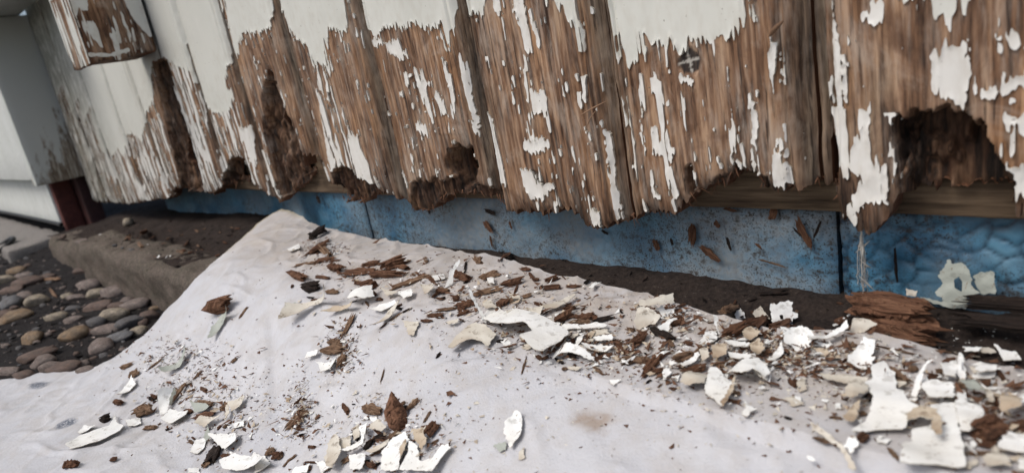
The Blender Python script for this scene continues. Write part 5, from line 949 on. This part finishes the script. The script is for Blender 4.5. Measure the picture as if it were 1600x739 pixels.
ok = sdf(EDGE, Q[:, 0], Q[:, 1]) > .002; Q = Q[ok]; Q[:, 2] = cloth_z(Q[:, 0], Q[:, 1])
hw = len(Q)//2
def pick(A):
    it = iter(A); return lambda r: next(it)
crumbs('wood_crumbs', hw, pick(Q[:hw]), (.0002, .0015), M_CRUMB, 1, 'fine brown wood crumbs sprinkled over the dust sheet', 'crumbs')
crumbs('paint_crumbs', hw, pick(Q[hw:2*hw]), (.0002, .0016), M_CREAM, 2, 'fine white paint crumbs sprinkled over the dust sheet', 'crumbs')
HEAP = [(600, 428, 60, 14), (500, 392, 20, 14), (770, 462, 55, 18), (880, 540, 70, 18), (960, 548, 40, 14), (1110, 565, 60, 24), (1180, 535, 40, 22), (1050, 490, 30, 14), (1440, 610, 90, 22), (1330, 565, 50, 16), (620, 685, 45, 30), (355, 650, 44, 38), (300, 610, 34, 18), (275, 558, 46, 15), (535, 540, 14, 22), (470, 645, 14, 24), (830, 500, 80, 20), (1230, 560, 40, 16), (1540, 640, 50, 40)]
PT2 = np.array([(rr.normal(c[0], c[2]), rr.normal(c[1], c[3])) for c in [HEAP[rr.randint(len(HEAP))] for i in range(5200)]]); PT2 = PT2[(PT2[:, 1] > 372) & (PT2[:, 1] < 760)]
D2 = FWD[None]+RIGHT[None]*((PT2[:, 0]-800)/FPX)[:, None]+UP[None]*((369.5-PT2[:, 1])/FPX)[:, None]; zc = np.full(len(PT2), -.055)
for it in range(12):
    Q2 = CAM+D2*((zc-CAM[2])/D2[:, 2])[:, None]; zc = .5*zc+.5*cloth_z(Q2[:, 0], Q2[:, 1])
Q2 = Q2[sdf(EDGE, Q2[:, 0], Q2[:, 1]) > .002]; Q2[:, 2] = cloth_z(Q2[:, 0], Q2[:, 1])+np.abs(rr.normal(0, .0012, len(Q2))); h2 = int(len(Q2)*.58); h3 = int(len(Q2)*.8)
crumbs('wood_shreds', h2, pick(Q2[:h2]), (.0007, .0026), M_CRUMB, 11, 'crumbled brown wood shreds mixed through the heaps on the sheet', 'shreds', 4.5)
crumbs('paint_shreds', h3-h2, pick(Q2[h2:h3]), (.0007, .0026), M_WHITE, 12, 'tiny white paint shreds mixed through the heaps on the sheet', 'shreds', 3.0)
crumbs('paint_shreds', len(Q2)-h3, pick(Q2[h3:]), (.0007, .0026), M_BACK, 13, 'tiny tan paint shreds mixed through the heaps on the sheet', 'shreds', 3.0)
def s_soil(r):
    while True:
        x = r.uniform(-1.3, .2); y = r.uniform(-.09, .028)
        if sdf(EDGE, np.array([x]), np.array([y]))[0] < -.002: return x, y, float(strip_z(np.array([x]), np.array([y]))[0])
crumbs('soil_crumbs', 1500, s_soil, (.0005, .003), M_STRIP, 3, 'dark soil crumbs on the strip behind the kerb', 'crumbs')
def s_wh(r):
    while True:
        x = r.uniform(.03, .12); y = r.uniform(-.03, .02)
        if sdf(EDGE, np.array([x]), np.array([y]))[0] < -.001: return x, y, float(strip_z(np.array([x]), np.array([y]))[0])
crumbs('paint_crumbs', 130, s_wh, (.0002, .0008), M_WHITE, 4, 'white paint specks on the black soil beside the log', 'crumbs')
def s_left(r): x = r.uniform(-1.5, -.62); y = r.uniform(-.42, -.11); return x, y, float(soil_z(np.array([x]), np.array([y]))[0])
crumbs('gravel_grit', 1100, s_left, (.0008, .004), PEB['pink'], 6, 'pale grit scattered on the black soil between pebbles', 'grit')
def s_left2(r): x = r.uniform(-1.5, -.62); y = r.uniform(-.42, -.11); return x, y, float(soil_z(np.array([x]), np.array([y]))[0])
crumbs('soil_clods', 1500, s_left2, (.001, .006), M_SOIL, 7, 'loose black soil clods between the pebbles', 'soil')

# ------------------------------------------------------------------ cobweb, plinth gap shadow, pipe ring
def tube(pts, rad, n=6):
    V = []; F = []; P = np.array(pts)
    for i, p in enumerate(P):
        d = P[min(i+1, len(P)-1)]-P[max(i-1, 0)]; d /= np.linalg.norm(d)+1e-12; a = np.cross(d, [0.3, .9, .2]); a /= np.linalg.norm(a); b = np.cross(d, a); r = rad[i] if hasattr(rad, '__len__') else rad
        for j in range(n): t = 2*math.pi*j/n; V.append(p+(a*math.cos(t)+b*math.sin(t))*r)
    for i in range(len(P)-1):
        for j in range(n): F.append((i*n+j, i*n+(j+1) % n, (i+1)*n+(j+1) % n, (i+1)*n+j))
    return V, F
def web():
    V = []; F = []; r = np.random.RandomState(4); a = on_y(1346, 362, .010); b = on_y(1356, 486, .006)
    for s in range(11):
        o = r.normal(0, .0009, 3); t = np.linspace(0, r.uniform(.5, 1), 12); pts = [a+(b-a)*q+o*math.sin(q*3)*1.5+r.normal(0, .00022, 3) for q in t]
        v, f = tube(pts, r.uniform(.00008, .00022), 4); k = len(V); V += v; F += [tuple(q+k for q in z) for z in f]
    for s in range(9):
        p = a+(b-a)*r.uniform(.1, .9)+r.normal(0, .0012, 3); d = r.normal(0, .0018, 3); v, f = tube([p-d, p+r.normal(0, .0004, 3), p+d], [.0001, .0006, .0001], 4); k = len(V); V += v; F += [tuple(q+k for q in z) for z in f]
    o = link('cobweb', mesh_from('cobweb', np.array(V), [(np.array(F), 0, True)], [M_WEB])); tag(o, 'dusty cobweb strand hanging from the longest board tip', 'cobweb')
web()
def splinter(a, b, y, rad, label):
    A = on_y(*a, y); B = on_y(*b, y-.004); pts = [A+(B-A)*t+np.array([0, -.002*math.sin(t*3.1), 0]) for t in np.linspace(0, 1, 8)]
    v, f = tube(pts, [rad*(1-.75*abs(2*t-1)**2) for t in np.linspace(0, 1, 8)], 6); tag(link('splinter', mesh_from('splinter', np.array(v), [(np.array(f), 0, True)], [M_CHIP2])), label, 'splinter')
splinter((906, 181), (948, 158), -.001, .0005, 'thin dry splinter sticking out of the open board joint'); splinter((918, 198), (932, 172), -.001, .0004, 'short splinter crossing under the one in the board joint'); splinter((1202, 58), (1224, 33), -.002, .0012, 'pale peeled splinter sticking up beside the knotted board')
P0 = on_y(-60, 318, -.056); P1 = on_y(96, 351, -.056); v, f = tube([P0+(P1-P0)*t+np.array([0, 0, -.001*math.sin(t*6)]) for t in np.linspace(0, 1, 10)], .0035, 8)  # thin black tube stands in for the gap shadow below the plinth
tag(link('gap_shadow', mesh_from('gap_shadow', np.array(v), [(np.array(f), 0, True)], [M_RUBBER])), 'black tube drawn as the gap shadow under the white plinth', 'gap_shadow')
c = on_surf(7, 398); pts = [c+np.array([.026*math.cos(t), .026*math.sin(t)*.9, .016+.010*math.sin(t)]) for t in np.linspace(0, 2*math.pi, 33)]; v, f = tube(pts, .0045, 8)
tag(link('pipe_ring', mesh_from('pipe_ring', np.array(v), [(np.array(f), 0, True)], [M_RUBBER])), 'black plastic ring lying in the gravel', 'ring')
for a, b, wd, k, lab in [((65, 439), (97, 438), 6, 'd', 'pale wood stick lying between the pebbles'), ((78, 452), (88, 465), 3, 'd', 'thin orange twig on the soil beside the pale stick')]: chip(a, b, wd, k, lab, group='sticks among the pebbles')
st = on_surf(203, 352); me = pebble_mesh(4); me.materials.append(PEB['cream']); o = link('pebble', me); o.scale = (.010, .009, .008); o.location = (st[0], st[1], st[2]+.005); tag(o, 'pale round stone under the dark left end of the boards', 'pebble')
for i, (px, py, s) in enumerate([(157, 368, .010), (262, 404, .008), (250, 408, .007), (265, 402, .008), (232, 384, .006)]):
    scatter_flake(px, py, s, 'w')
